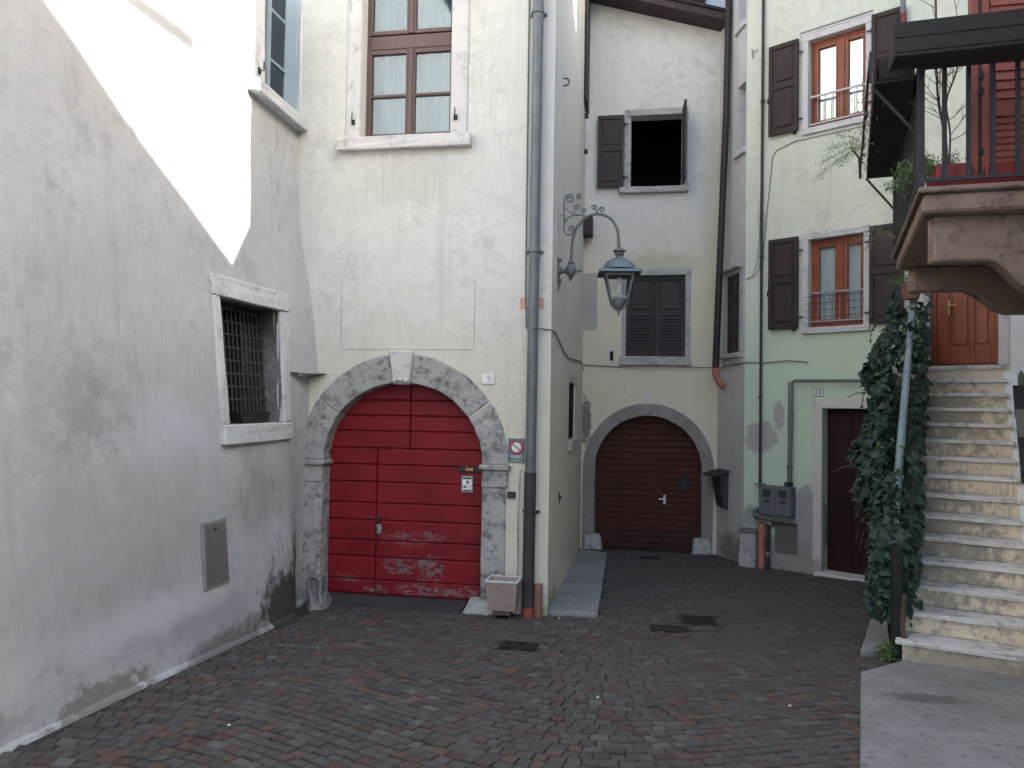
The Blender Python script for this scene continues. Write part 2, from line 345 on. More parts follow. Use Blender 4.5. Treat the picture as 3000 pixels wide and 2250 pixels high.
concrete_mat('concrete', (0.215, 0.21, 0.205), (0.285, 0.28, 0.275), (0.10, 0.098, 0.095))
concrete_mat('concrete_dark', (0.13, 0.128, 0.125), (0.17, 0.168, 0.163), (0.07, 0.07, 0.068))

def glass_mat(name, tint, refl):
    mm = bpy.data.materials.new(name); mm.use_nodes = True; nt = mm.node_tree
    for n in list(nt.nodes): nt.nodes.remove(n)
    out = nt.nodes.new('ShaderNodeOutputMaterial')
    mx = nt.nodes.new('ShaderNodeMixShader'); tr = nt.nodes.new('ShaderNodeBsdfTransparent'); gl = nt.nodes.new('ShaderNodeBsdfGlossy')
    tr.inputs[0].default_value = (*tint, 1); gl.inputs['Roughness'].default_value = 0.02
    gl.inputs['Color'].default_value = (0.9, 0.95, 1.0, 1)
    fr = nt.nodes.new('ShaderNodeFresnel'); fr.inputs[0].default_value = 1.5
    ad = nt.nodes.new('ShaderNodeMath'); ad.operation = 'ADD'; ad.use_clamp = True; ad.inputs[1].default_value = refl
    tc = nt.nodes.new('ShaderNodeNewGeometry'); no = nt.nodes.new('ShaderNodeTexNoise'); no.inputs['Scale'].default_value = 1.6
    bp = nt.nodes.new('ShaderNodeBump'); bp.inputs['Strength'].default_value = 0.05; bp.inputs['Distance'].default_value = 0.05
    nt.links.new(tc.outputs['Position'], no.inputs['Vector']); nt.links.new(no.outputs[0], bp.inputs['Height'])
    nt.links.new(bp.outputs[0], gl.inputs['Normal'])
    nt.links.new(fr.outputs[0], ad.inputs[0]); nt.links.new(ad.outputs[0], mx.inputs[0])
    nt.links.new(tr.outputs[0], mx.inputs[1]); nt.links.new(gl.outputs[0], mx.inputs[2])
    nt.links.new(mx.outputs[0], out.inputs[0]); MATS[name] = mm
glass_mat('glass', (0.66, 0.76, 0.80), 0.055)
glass_mat('glass_clear', (0.93, 0.95, 0.95), 0.03)
glass_mat('glass_mid', (0.93, 0.95, 0.95), 0.10)

# ------------------------------------------------------------------ geometry helpers
IDM = lambda x, y, z: Vector((x, y, z))
def frame(o, U, N):
    o = Vector((o[0], o[1], 0)); U = Vector((U[0], U[1], 0)).normalized(); N = Vector((N[0], N[1], 0)).normalized()
    return lambda u, d, z: o + U * u + N * d + Vector((0, 0, z))
FY, BY = 8.2, 13.86
FF = lambda u, d, z: Vector((u, FY - d, z))            # cream front
BF = lambda u, d, z: Vector((u, BY - d, z))            # end wall of the alley
SF = frame((-1.04, 8.2), (-0.16, 5.66), (5.66, 0.16))  # alley side of the cream house
ga = radians(-33.5)
GD = (cos(ga), sin(ga)); GN = (sin(ga), -cos(ga))
GF = frame((1.41, 12.77), GD, GN)                      # mint front
WF = frame((1.41, 12.77), (-0.32, 1.09), (-1.09, -0.32))   # its ash-grey flank
RD = Vector((4.52 - 3.22, 10.75 - 6.95, 0)).normalized()
RF = frame((3.22, 6.95), RD, (-RD.y, RD.x))            # wall along the stairs
def sm(t): t = max(0, min(1, t)); return t * t * (3 - 2 * t)
def LX(y, z):
    if z < 2.9: x = -3.49 - 0.1 * (z + 0.3)
    elif z < 4.3: t = (z - 2.9) / 1.4; x = -3.81 - 0.07 * (2 * t - t * t)
    else: x = -3.88 - 0.01 * (z - 4.3)
    if z < 2.07: k = sm((y - 7.45) / 0.65); x = x * (1 - k) - 3.715 * k
    else: x += 0.12 * sm((y - 7.4) / 0.75) * (1 - sm((z - 2.3) / 1.9))
    x += 0.012 * sin(2.1 * y + 1.3 * z) + 0.008 * sin(5.3 * z - 1.7 * y)
    return x
LF = lambda u, d, z: Vector((LX(u, z) + d, u, z))      # battered left wall, u = world y
GZ = lambda y: -0.05 * max(-8, min(16, y))             # ground height

ORG = {}
class MB:
    def __init__(self): self.v = []; self.f = []; self.c = []
    def add(self, vs, fs):
        o = len(self.v); self.v += [Vector(p) for p in vs]; self.f += [tuple(i + o for i in f) for f in fs]; return self
    def box(self, u0, u1, d0, d1, z0, z1, mp=IDM):
        vs = [mp(u, d, z) for z in (z0, z1) for d in (d0, d1) for u in (u0, u1)]
        return self.add(vs, [(0, 1, 3, 2), (4, 6, 7, 5), (0, 4, 5, 1), (2, 3, 7, 6), (0, 2, 6, 4), (1, 5, 7, 3)])
    def prism(self, poly, d0, d1, mp=IDM):
        n = len(poly); vs = [mp(u, d0, z) for u, z in poly] + [mp(u, d1, z) for u, z in poly]
        fs = [tuple(range(n)), tuple(range(2 * n - 1, n - 1, -1))]
        fs += [(i, (i + 1) % n, n + (i + 1) % n, n + i) for i in range(n)]
        return self.add(vs, fs)
    def hprism(self, poly, z0, z1):
        """prism over a plan polygon; z0/z1 numbers or functions of (x, y)"""
        n = len(poly); f0 = z0 if callable(z0) else (lambda x, y: z0); f1 = z1 if callable(z1) else (lambda x, y: z1)
        vs = [(x, y, f0(x, y)) for x, y in poly] + [(x, y, f1(x, y)) for x, y in poly]
        fs = [tuple(range(n - 1, -1, -1)), tuple(range(n, 2 * n))]
        fs += [(i, (i + 1) % n, n + (i + 1) % n, n + i) for i in range(n)]
        return self.add(vs, fs)
    def tube(self, pts, r, n=8, cap=True):
        pts = [Vector(p) for p in pts]; rr = r if isinstance(r, (list, tuple)) else [r] * len(pts)
        vs = []; prev = None
        for i, p in enumerate(pts):
            a = pts[max(0, i - 1)]; b = pts[min(len(pts) - 1, i + 1)]; t = (b - a).normalized()
            if prev is None:
                ref = Vector((0, 0, 1)) if abs(t.z) < 0.9 else Vector((1, 0, 0))
                x = t.cross(ref).normalized()
            else: x = (prev - t * prev.dot(t)).normalized()
            prev = x; y = t.cross(x)
            vs += [p + (x * cos(2 * pi * k / n) + y * sin(2 * pi * k / n)) * rr[i] for k in range(n)]
        fs = [(i * n + k, i * n + (k + 1) % n, (i + 1) * n + (k + 1) % n, (i + 1) * n + k) for i in range(len(pts) - 1) for k in range(n)]
        if cap: fs += [tuple(range(n - 1, -1, -1)), tuple(range((len(pts) - 1) * n, len(pts) * n))]
        return self.add(vs, fs)
    def lathe(self, prof, c, n=16, rot=0.0, sq=False):
        """revolve (r, z) profile about the vertical through c; n = 4 makes a square body"""
        c = Vector(c); vs = []
        for r, z in prof: vs += [c + Vector((r * cos(2 * pi * k / n + rot), r * sin(2 * pi * k / n + rot), z)) for k in range(n)]
        fs = [(i * n + k, i * n + (k + 1) % n, (i + 1) * n + (k + 1) % n, (i + 1) * n + k) for i in range(len(prof) - 1) for k in range(n)]
        fs += [tuple(range(n - 1, -1, -1)), tuple(range((len(prof) - 1) * n, len(prof) * n))]
        return self.add(vs, fs)
    def wall(self, outer, holes, mp, depth=0.3):
        """flat sheet with openings, each opening with its reveals"""
        polys = [[Vector((u, z, 0)) for u, z in outer]] + [[Vector((u, z, 0)) for u, z in h] for h in holes]
        flat = [p for pl in polys for p in pl]
        tris = tessellate_polygon(polys)
        self.add([mp(p.x, 0, p.y) for p in flat], [tuple(t) for t in tris])
        for h in holes:
            n = len(h); self.add([mp(u, 0, z) for u, z in h] + [mp(u, -depth, z) for u, z in h],
                                 [(i, (i + 1) % n, n + (i + 1) % n, n + i) for i in range(n)])
        return self
    def build(self, name, mat, parent=None, bevel=0.0, smooth=False, origin=None, jitter=0.0, cuts=0, recalc=True, seg=1):
        me = bpy.data.meshes.new(name)
        if parent is not None: org = ORG[parent.name_full]
        elif origin is not None: org = Vector(origin)
        else:
            xs = [p.x for p in self.v]; ys = [p.y for p in self.v]; zs = [p.z for p in self.v]
            org = Vector(((min(xs) + max(xs)) / 2, (min(ys) + max(ys)) / 2, min(zs)))
        me.from_pydata([p - org for p in self.v], [], self.f)
        bm = bmesh.new(); bm.from_mesh(me)
        if recalc: bmesh.ops.recalc_face_normals(bm, faces=bm.faces)
        if cuts:
            bmesh.ops.subdivide_edges(bm, edges=bm.edges, cuts=cuts, use_grid_fill=True)
        if jitter:
            for v in bm.verts: v.co += Vector((random.uniform(-1, 1), random.uniform(-1, 1), random.uniform(-1, 1))) * jitter
        if smooth:
            for f in bm.faces: f.smooth = True
            for e in bm.edges:
                if len(e.link_faces) == 2 and e.calc_face_angle(0) > 0.7: e.smooth = False
        bm.to_mesh(me); bm.free()
        me.materials.append(MATS[mat])
        o = bpy.data.objects.new(name, me); col.objects.link(o)
        if parent is not None: o.parent = parent
        else: o.location = org
        ORG[o.name_full] = org
        if bevel:
            b = o.modifiers.new('bevel', 'BEVEL'); b.width = bevel; b.segments = seg; b.limit_method = 'ANGLE'; b.angle_limit = radians(35)
        return o

def empty(name, loc):
    o = bpy.data.objects.new(name, None); col.objects.link(o); o.location = loc
    o.empty_display_size = 0.2; ORG[o.name_full] = Vector(loc); return o
def tag(o, label=None, cat=None, group=None, kind=None):
    if label: o['label'] = label
    if cat: o['category'] = cat
    if group: o['group'] = group
    if kind: o['kind'] = kind
    return o
def rect(u0, u1, z0, z1): return [(u0, z0), (u1, z0), (u1, z1), (u0, z1)]
def arch_poly(cx, rx, zs, rz, zb, n=28):
    return [(cx - rx, zb), (cx + rx, zb)] + [(cx + rx * cos(pi * k / n), zs + rz * sin(pi * k / n)) for k in range(n + 1)]
def text_mesh(s, mp, uc, zc, h, d, mat, name, parent, width=1.0, th=0.0015):
    cu = bpy.data.curves.new('txt', 'FONT'); cu.body = s; cu.align_x = 'CENTER'; cu.align_y = 'CENTER'; cu.size = h * 1.38; cu.extrude = th
    tmp = bpy.data.objects.new('txt', cu); col.objects.link(tmp)
    dg = bpy.context.evaluated_depsgraph_get()
    me = bpy.data.meshes.new_from_object(tmp.evaluated_get(dg))
    bpy.data.objects.remove(tmp); org = ORG[parent.name_full]
    for v in me.vertices: v.co = mp(uc + v.co.x * width, d + v.co.z, zc + v.co.y) - org
    me.name = name; me.materials.clear(); me.materials.append(MATS[mat])
    o = bpy.data.objects.new(name, me); col.objects.link(o); o.parent = parent; ORG[o.name_full] = org
    return o
def disc(mp, uc, zc, r, d0, d1, n=28, r_in=None):
    mb = MB(); c = [(uc + r * cos(2 * pi * k / n), zc + r * sin(2 * pi * k / n)) for k in range(n)]
    if r_in is None: return mb.prism(c, d0, d1, mp)
    i_ = [(uc + r_in * cos(2 * pi * k / n), zc + r_in * sin(2 * pi * k / n)) for k in range(n)]
    vs = [mp(u, d, z) for d in (d0, d1) for ring in (c, i_) for u, z in ring]
    fs = []
    for k in range(n):
        j = (k + 1) % n
        fs += [(2 * n + k, 2 * n + j, 3 * n + j, 3 * n + k), (k, j, 2 * n + j, 2 * n + k), (n + k, n + j, 3 * n + j, 3 * n + k), (k, j, n + j, n + k)]
    return mb.add(vs, fs)

# ================================================================== GROUND
mb = MB()
xs = [-120, -30, -10, -4, 0, 4, 10, 30, 120]; ys = [-120, -40, -8, -4, 0, 4, 8, 12, 16, 40, 120]
mb.add([(x, y, GZ(y)) for y in ys for x in xs],
       [(j * 9 + i, j * 9 + i + 1, (j + 1) * 9 + i + 1, (j + 1) * 9 + i) for j in range(10) for i in range(8)])
ground = tag(mb.build('ground', 'joint_sand', origin=(0, 0, 0)), kind='structure')

# concrete apron in front of the stairs, alley strip and loose slab
APRON = [(0.45, 1.5), (1.17, 4.79), (1.66, 6.78), (2.03, 7.16), (2.10, 7.235), (3.2, 6.88), (2.5, 4.72), (3.6, 3.8), (3.6, 1.5)]
mb = MB().hprism(APRON, lambda x, y: GZ(y) - 0.2, lambda x, y: GZ(y) + 0.032)
tag(mb.build('concrete_apron', 'concrete', bevel=0.012, origin=(1.4, 5, GZ(5))), kind='structure')
mb = MB().hprism([(-1.06, 8.27), (-0.53, 8.30), (-0.69, 13.12), (-1.2, 13.5)], lambda x, y: GZ(y) - 0.1, lambda x, y: GZ(y) + 0.045)
tag(mb.build('alley_path', 'concrete', bevel=0.008, origin=(-0.9, 10, GZ(10))), kind='structure')
mb = MB().hprism([(1.79, 7.33), (2.06, 7.44), (2.42, 8.84), (2.24, 8.78)], lambda x, y: GZ(y) - 0.02, lambda x, y: GZ(y) + 0.065)
tag(mb.build('paving_slab', 'concrete', bevel=0.008), 'pale concrete slab lying left of the ivy-covered stair post', 'slab')

# ------------------------------------------------------------------ cobbles
def inside(poly, x, y):
    c = False; n = len(poly); j = n - 1
    for i in range(n):
        xi, yi = poly[i]; xj, yj = poly[j]
        if (yi > y) != (yj > y) and x < (xj - xi) * (y - yi) / (yj - yi) + xi: c = not c
        j = i
    return c
PAVE = [(-3.44, 2.2), (-3.40, 8.22), (-0.50, 8.26), (-0.66, 13.2), (-1.16, 13.6), (-1.16, 13.78), (1.05, 13.78), (1.36, 12.72),
        (3.30, 11.42), (2.13, 7.28), (2.06, 7.20), (1.72, 6.80), (1.23, 4.80), (0.60, 2.2)]
GRATES = [(-1.28, -0.97, 6.80, 7.04), (0.0, 0.36, 7.84, 8.08), (0.34, 0.66, 8.22, 8.62), (-0.17, 0.14, 12.9, 13.12)]
def free(x, y):
    if not inside(PAVE, x, y): return False
    for a, b, c_, d_ in GRATES:
        if a - 0.03 < x < b + 0.03 and c_ - 0.03 < y < d_ + 0.03: return False
    if inside([(1.80, 7.36), (2.06, 7.46), (2.40, 8.82), (2.24, 8.74)], x, y): return False
    return True
TONES = [((0.076, 0.070, 0.066), 30), ((0.090, 0.083, 0.077), 26), ((0.060, 0.056, 0.053), 18), ((0.086, 0.070, 0.062), 18),
         ((0.104, 0.062, 0.050), 10), ((0.088, 0.048, 0.042), 8), ((0.122, 0.070, 0.050), 5), ((0.118, 0.110, 0.102), 8)]
def tone(x, y):
    w = [q for _, q in TONES]
    # redder stones near the front, greyer down the alley
    if y > 8.0: w = [34, 20, 30, 10, 2, 2, 1, 2]
    t = random.choices([q for q, _ in TONES], w)[0]; k = random.uniform(0.82, 1.15)
    return tuple(min(1, v * k) for v in t)
STONES = []
WAVE, AMP, XC = 5.0, 0.40, -0.42
def wave(x): return AMP * (1 - cos(2 * pi * (x - XC) / WAVE))
def wave_rows():
    y0 = 0.4
    while y0 < 14.5:
        rowh = random.uniform(0.088, 0.104); x = -3.6 + random.uniform(0, 0.08)
        ph = random.uniform(0, 6)
        while x < 3.5:
            sl = AMP * 2 * pi / WAVE * sin(2 * pi * (x - XC) / WAVE); c_ = 1 / sqrt(1 + sl * sl)
            wgt = random.uniform(0.075, 0.13) * c_; g = 0.003 * c_; x2 = x + wgt
            sh_ = -sl * 0.092 * c_ * c_          # side joints stand square to the row
            def yy(q): return y0 + wave(q) + 0.006 * sin(9 * q + ph)
            cs = [(x + g, yy(x)), (x2 - g, yy(x2)), (x2 - g + sh_, yy(x2 + sh_) + rowh - 0.013), (x + g + sh_, yy(x + sh_) + rowh - 0.013)]
            cx = sum(p[0] for p in cs) / 4; cy = sum(p[1] for p in cs) / 4
            if free(cx, cy): STONES.append(cs)
            x = x2
        y0 += rowh
wave_rows()
def stone_mesh(cs):
    cx = sum(p[0] for p in cs) / 4; cy = sum(p[1] for p in cs) / 4
    h = random.uniform(0.009, 0.016); tx, ty = random.uniform(-0.06, 0.06), random.uniform(-0.06, 0.06)
    jit = [(x + random.uniform(-.006, .006), y + random.uniform(-.006, .006)) for x, y in cs]
    vs = []
    for sc, dz in ((1.0, -0.03), (0.99, h - 0.007), (0.90, h)):
        for x, y in jit:
            X = cx + (x - cx) * sc; Y = cy + (y - cy) * sc
            vs.append((X, Y, GZ(Y) + dz + (tx * (X - cx) + ty * (Y - cy) if dz > 0 else 0)))
    fs = [(8, 9, 10, 11)] + [(a + i, a + (i + 1) % 4, a + 4 + (i + 1) % 4, a + 4 + i) for a in (0, 4) for i in range(4)]
    return vs, fs, tone(cx, cy)
def colored(name, vs, fs, cols, parent, origin):
    me = bpy.data.meshes.new(name); me.from_pydata([Vector(p) - origin for p in vs], [], fs)
    ca = me.color_attributes.new('tone', 'FLOAT_COLOR', 'POINT')
    ca.data.foreach_set('color', [q for c in cols for q in (*c, 1.0)])
    bm = bmesh.new(); bm.from_mesh(me); bmesh.ops.recalc_face_normals(bm, faces=bm.faces); bm.to_mesh(me); bm.free()
    me.materials.append(MATS['porphyry'])
    o = bpy.data.objects.new(name, me); col.objects.link(o); o.parent = parent; ORG[o.name_full] = ORG[parent.name_full]
    return o
paving = empty('cobble_paving', (0, 6, GZ(6))); tag(paving, kind='structure')
def in_view(cs):
    x = sum(p[0] for p in cs) / 4; y = sum(p[1] for p in cs) / 4
    d = Vector((x, y, GZ(y))) - Vector((0, 0, 1.76)); w = d.dot(fwd)
    if w < 0.5: return None
    px = d.dot(r2) / w; py = d.dot(u2) / w
    if abs(px) > 0.645 or abs(py) > 0.475: return None
    return w
ranked = sorted([(in_view(cs), i) for i, cs in enumerate(STONES) if in_view(cs) is not None])
near = set(i for _, i in ranked[:300])
V, Fc, Cc = [], [], []
for i, cs in enumerate(STONES):
    vs, fs, c_ = stone_mesh(cs)
    if i in near: colored('cobble', vs, fs, [c_] * len(vs), paving, ORG[paving.name_full])
    else:
        o_ = len(V); V += vs; Fc += [tuple(q + o_ for q in f) for f in fs]; Cc += [c_] * len(vs)
tag(colored('cobbles', V, Fc, Cc, paving, ORG[paving.name_full]), kind='stuff')

# ------------------------------------------------------------------ drain covers
def grate(x0, x1, y0, y1, n, label, along='x', solid=False):
    zc = GZ((y0 + y1) / 2); root = empty('drain_cover', ((x0 + x1) / 2, (y0 + y1) / 2, zc))
    def zt(y): return GZ(y) + 0.022
    fr = MB(); t = 0.025
    for a, b, c_, d_ in ((x0, x1, y0, y0 + t), (x0, x1, y1 - t, y1), (x0, x0 + t, y0 + t, y1 - t), (x1 - t, x1, y0 + t, y1 - t)):
        fr.hprism([(a, c_), (b, c_), (b, d_), (a, d_)], lambda x, y: GZ(y) - 0.03, lambda x, y: zt(y))
    fr.build('frame', 'cast_iron', root)
    MB().hprism([(x0 + t, y0 + t), (x1 - t, y0 + t), (x1 - t, y1 - t), (x0 + t, y1 - t)], lambda x, y: GZ(y) - 0.02, lambda x, y: GZ(y) + (0.016 if solid else 0.004)).build('plate', 'cast_iron' if solid else 'room_dark', root)
    if not solid:
        for k in range(n):
            if along == 'x':
                a = x0 + t + (x1 - x0 - 2 * t) * (k + 0.5) / n; w = (x1 - x0) / n * 0.28
                p = [(a - w, y0 + t), (a + w, y0 + t), (a + w, y1 - t), (a - w, y1 - t)]
            else:
                a = y0 + t + (y1 - y0 - 2 * t) * (k + 0.5) / n; w = (y1 - y0) / n * 0.28
                p = [(x0 + t, a - w), (x1 - t, a - w), (x1 - t, a + w), (x0 + t, a + w)]
            MB().hprism(p, lambda x, y: GZ(y) - 0.01, lambda x, y: GZ(y) + 0.019).build('bar', 'cast_iron', root)
    tag(root, label, 'drain cover', 'drain covers set in the paving')
grate(-1.28, -0.97, 6.80, 7.04, 9, 'rusty drain grate in the paving below the downpipe corner')
grate(0.0, 0.36, 7.84, 8.08, 1, 'closed rectangular cover plate in the paving beside the slotted grate', solid=True)
grate(0.34, 0.66, 8.22, 8.62, 8, 'slotted grate in the paving at the mouth of the alley')
grate(-0.17, 0.14, 12.9, 13.12, 5, 'small dark grate just before the brown alley gate')
# scraps of litter
for x, y, lab in [(-2.5, 4.5, 'white litter scrap on the cobbles near the left wall'), (-0.35, 5.6, 'white litter scrap in the middle of the cobbled square'), (0.95, 5.75, 'white litter scrap near the concrete apron edge'),
                  (-0.9, 8.05, 'white litter scrap at the corner by the alley path')]:
    s_ = random.uniform(0.006, 0.010)
    mb = MB().prism([(x - s_, 0), (x + s_ * 1.3, 0.002), (x + s_, 0.008), (x - s_ * 0.6, 0.010)], y - s_ * 0.7, y + s_ * 0.8, lambda u, d, z: Vector((u, d, GZ(d) + 0.024 + z)))
    tag(mb.build('litter_scrap', 'litter_white'), lab, 'litter', 'scraps of litter on the cobbles')

# ================================================================== LEFT (GREY) HOUSE
lh = empty('plaster_house', (-6.5, 5, GZ(5)))
tag(lh, 'tall grey-white plaster house with battered wall and barred window, filling the left side', 'house')
LW = (6.47, 7.54, 1.555, 2.69)      # barred opening y0 y1 z0 z1
UW = (7.32, 8.19, 4.89, 7.4)        # upper opening
ysb = sorted(set([-8, -4, 0] + [round(1 + 0.35 * k, 2) for k in range(21)] + [LW[0], LW[1], UW[0], UW[1], 8.0, 8.19, 8.5, 9.0]))
zsb = sorted(set([-1.0, -0.6] + [round(-0.35 + 0.3 * k, 2) for k in range(22)] + [LW[2], LW[3], UW[2], UW[3], 2.06, 2.075, 7.0, 8.0, 9.5]))
mb = MB()
def inh(y, z): return (LW[0] <= y < LW[1] and LW[2] <= z < LW[3]) or (UW[0] <= y < UW[1] and UW[2] <= z < UW[3])
nz = len(zsb)
mb.v = [LF(y, 0, z) for y in ysb for z in zsb]
for i in range(len(ysb) - 1):
    for j in range(nz - 1):
        ym = (ysb[i] + ysb[i + 1]) / 2; zm = (zsb[j] + zsb[j + 1]) / 2
        if inh(ym, zm): continue
        mb.f.append((i * nz + j, (i + 1) * nz + j, (i + 1) * nz + j + 1, i * nz + j + 1))
# back of the house
mb.add([LF(-8, 0, -1), LF(-8, 0, 9.5), (-9, -8, 9.5), (-9, -8, -1)], [(0, 1, 2, 3)])
mb.add([(-9, -8, -1), (-9, -8, 9.5), (-9, 9, 9.5), (-9, 9, -1)], [(0, 1, 2, 3)])
mb.build('wall', 'plaster_grey', lh, smooth=True)
MB().add([(-3.75, -8, 9.5), (-3.75, 9, 9.5), (-9, 9, 9.5), (-9, -8, 9.5), (-3.45, -8, 9.6), (-3.45, 9, 9.6), (-9, 9, 11.5), (-9, -8, 11.5)],
         [(0, 1, 2, 3), (4, 7, 6, 5), (0, 4, 5, 1), (1, 5, 6, 2), (0, 3, 7, 4), (2, 6, 7, 3)]).build('roof', 'roof_tile', lh)
# barred window
def stone_frame(parent, mp, o, i, proud, mat, sill=None, bev=0.01, jit=0.004, sill_name='sill', lintel=True):
    """casing pieces round an opening: o, i = outer and inner (u0, u1, z0, z1)"""
    if lintel: MB().box(o[0], o[1], -0.06, proud, i[3], o[3], mp).build('lintel', mat, parent, bevel=bev, cuts=3, jitter=jit)
    MB().box(o[0], i[0], -0.06, proud - 0.003, i[2], i[3], mp).build('jamb_stone', mat, parent, bevel=bev, cuts=3, jitter=jit)
    MB().box(i[1], o[1], -0.06, proud - 0.003, i[2], i[3], mp).build('jamb_stone', mat, parent, bevel=bev, cuts=3, jitter=jit)
    if sill: MB().box(sill[0], sill[1], sill[4], sill[5], sill[2], sill[3], mp).build(sill_name, mat, parent, bevel=bev, cuts=3, jitter=jit)
mbw = MB().box(LW[0] - 0.02, LW[1] + 0.02, -0.47, -0.43, LW[2] - 0.02, LW[3] + 0.02, LF)
win = mbw.build('window', 'room_dark', lh)
stone_frame(win, LF, (6.35, 7.70, 1.49, 2.88), LW, 0.03, 'stone_white', sill=(6.33, 7.69, 1.38, 1.555, -0.3, 0.05))
mb = MB()
for k in range(9):
    z = LW[2] + 0.10 + k * 0.122; mb.tube([LF(LW[0], -0.17, z), LF(LW[1], -0.17, z)], 0.011, 5)
for k in range(14):
    y = LW[0] + 0.04 + k * 0.076; mb.tube([LF(y, -0.17, LW[2]), LF(y, -0.17, LW[3])], 0.010, 5)
mb.build('grille', 'iron_pipe', win)
def reveal(mpf, w, dep, mat, parent):
    h = rect(*w); MB().add([mpf(u, 0, z) for u, z in h] + [mpf(u, -dep, z) for u, z in h], [(i, (i + 1) % 4, 4 + (i + 1) % 4, 4 + i) for i in range(4)]).build('reveal', mat, parent, cuts=2)
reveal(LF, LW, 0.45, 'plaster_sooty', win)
# upper window with white casing
mbw = MB().box(UW[0] - 0.02, UW[1] + 0.02, -0.32, -0.28, UW[2] - 0.02, UW[3] + 0.02, LF)
win2 = mbw.build('window', 'blind_blue', lh)
MB().box(UW[0], UW[1], -0.20, -0.16, UW[2], UW[2] + 0.05, LF).build('bottom_rail', 'paint_blue_grey', win2)
MB().box(7.72, 7.80, -0.20, -0.15, UW[2] + 0.05, UW[3], LF).build('mullion', 'paint_blue_grey', win2)
for q in range(4): MB().box(UW[0], UW[1], -0.195, -0.165, 5.42 + q * 0.55, 5.45 + q * 0.55, LF).build('glazing_bar', 'paint_blue_grey', win2)
for a, b in ((UW[0], 7.72), (7.80, UW[1])): MB().box(a, b, -0.183, -0.179, UW[2] + 0.05, UW[3], LF).build('pane', 'glass', win2)
stone_frame(win2, LF, (7.07, 8.40, 4.89, 7.6), UW, 0.028, 'stone_white', sill=(7.0, 8.44, 4.76, 4.888, -0.33, 0.11))
def hook(parent, mp, u, z, d=0.03, up=0.09):
    MB().box(u - 0.02, u + 0.02, d - 0.01, d + 0.012, z - 0.028, z + 0.028, mp).tube([mp(u, d, z), mp(u, d + 0.05, z), mp(u + 0.004, d + 0.052, z + up)], 0.007, 6).build('shutter_hook', 'iron_dark', parent)
reveal(LF, UW, 0.30, 'blind_blue', win2)
hook(win2, LF, 7.19, 5.02); hook(win2, LF, 8.29, 5.02)
# meter door and ledge on the wall
pn = MB().box(5.93, 6.29, 0.0, 0.018, 0.23, 0.77, LF).build('meter_door', 'zinc_trim', lh, bevel=0.004)
MB().box(5.955, 6.265, 0.0182, 0.026, 0.255, 0.745, LF).build('door_leaf', 'panel_taupe', pn, bevel=0.003)
disc(LF, 6.10, 0.70, 0.012, 0.0262, 0.036, 10).build('lock', 'iron_dark', pn)
MB().add([LF(7.86, -0.05, 2.04), LF(8.19, -0.05, 2.05), LF(8.19, 0.12, 2.045), LF(7.86, 0.07, 2.03), LF(7.86, -0.05, 2.075), LF(8.19, -0.05, 2.085), LF(8.19, 0.12, 2.08), LF(7.86, 0.07, 2.065)],
         [(0, 1, 2, 3), (4, 7, 6, 5), (0, 4, 5, 1), (1, 5, 6, 2), (2, 6, 7, 3), (3, 7, 4, 0)]).build('ledge', 'stone_guard', lh, bevel=0.006)
mb = MB()
for k in range(14):
    y0 = 2.4 + k * 0.42
    mb.add([LF(y0, 0.0, GZ(y0) - 0.05), LF(y0 + 0.42, 0.0, GZ(y0 + .42) - 0.05), LF(y0 + 0.42, 0.05, GZ(y0 + .42) - 0.05), LF(y0, 0.05, GZ(y0) - 0.05),
            LF(y0, -0.01, GZ(y0) + 0.045), LF(y0 + 0.42, -0.01, GZ(y0 + .42) + 0.045 + 0.012 * sin(k * 2.3 + 2.3)), LF(y0 + 0.42, 0.02, GZ(y0 + .42) + 0.022), LF(y0, 0.02, GZ(y0) + 0.022)],
           [(4, 7, 6, 5), (2, 6, 7, 3)])
mb.build('mortar_fillet', 'plaster_grey', lh)
# planter trough behind the grille
mb = MB().add([LF(6.80, -0.14, 1.56), LF(7.28, -0.14, 1.56), LF(7.28, -0.03, 1.56), LF(6.80, -0.03, 1.56), LF(6.76, -0.15, 1.665), LF(7.32, -0.15, 1.665), LF(7.32, -0.015, 1.665), LF(6.76, -0.015, 1.665)],
              [(0, 3, 2, 1), (0, 1, 5, 4), (1, 2, 6, 5), (2, 3, 7, 6), (3, 0, 4, 7)])
o = mb.build('flower_trough', 'plastic_dark'); tag(o, 'dark plastic flower trough on the sill of the barred window', 'trough')
MB().box(6.79, 7.29, -0.135, -0.03, 1.63, 1.64, LF).build('soil', 'soil', o)

# ================================================================== CREAM HOUSE
ch = empty('cream_house', (-3, 11, GZ(11)))
tag(ch, 'weathered cream plaster house with the red arched gate, zinc downpipe and stone-framed window', 'house')
FA = dict(cx=-2.635, rx=0.895, zs=1.14, rz=0.86)
F_ARCH = arch_poly(zb=-0.75, **FA)
F_WIN = rect(-3.18, -2.16, 4.65, 7.35)
S_SLIT = rect(2.6, 3.9, 1.30, 2.21)
mb = MB()
mb.wall(rect(-4.1, -1.04, -0.75, 9.5), [F_ARCH, F_WIN], FF, 0.22)
mb.wall(rect(0, 5.7, -1.0, 9.5), [S_SLIT], SF, 0.30)
mb.add([(-9, 8.2, -1), (-9, 8.2, 9.5), (-9, 14, 9.5), (-9, 14, -1), (-4.1, 8.2, -1), (-4.1, 8.2, 9.5), (-1.2, 14, -1), (-1.2, 14, 9.5)],
       [(0, 1, 2, 3), (0, 4, 5, 1), (2, 3, 6, 7)])
mb.build('wall', 'plaster_cream', ch)
MB().hprism([(-9, 7.9), (-0.8, 7.9), (-0.95, 14), (-9, 14)], 9.5, 9.75).build('roof', 'roof_tile', ch)
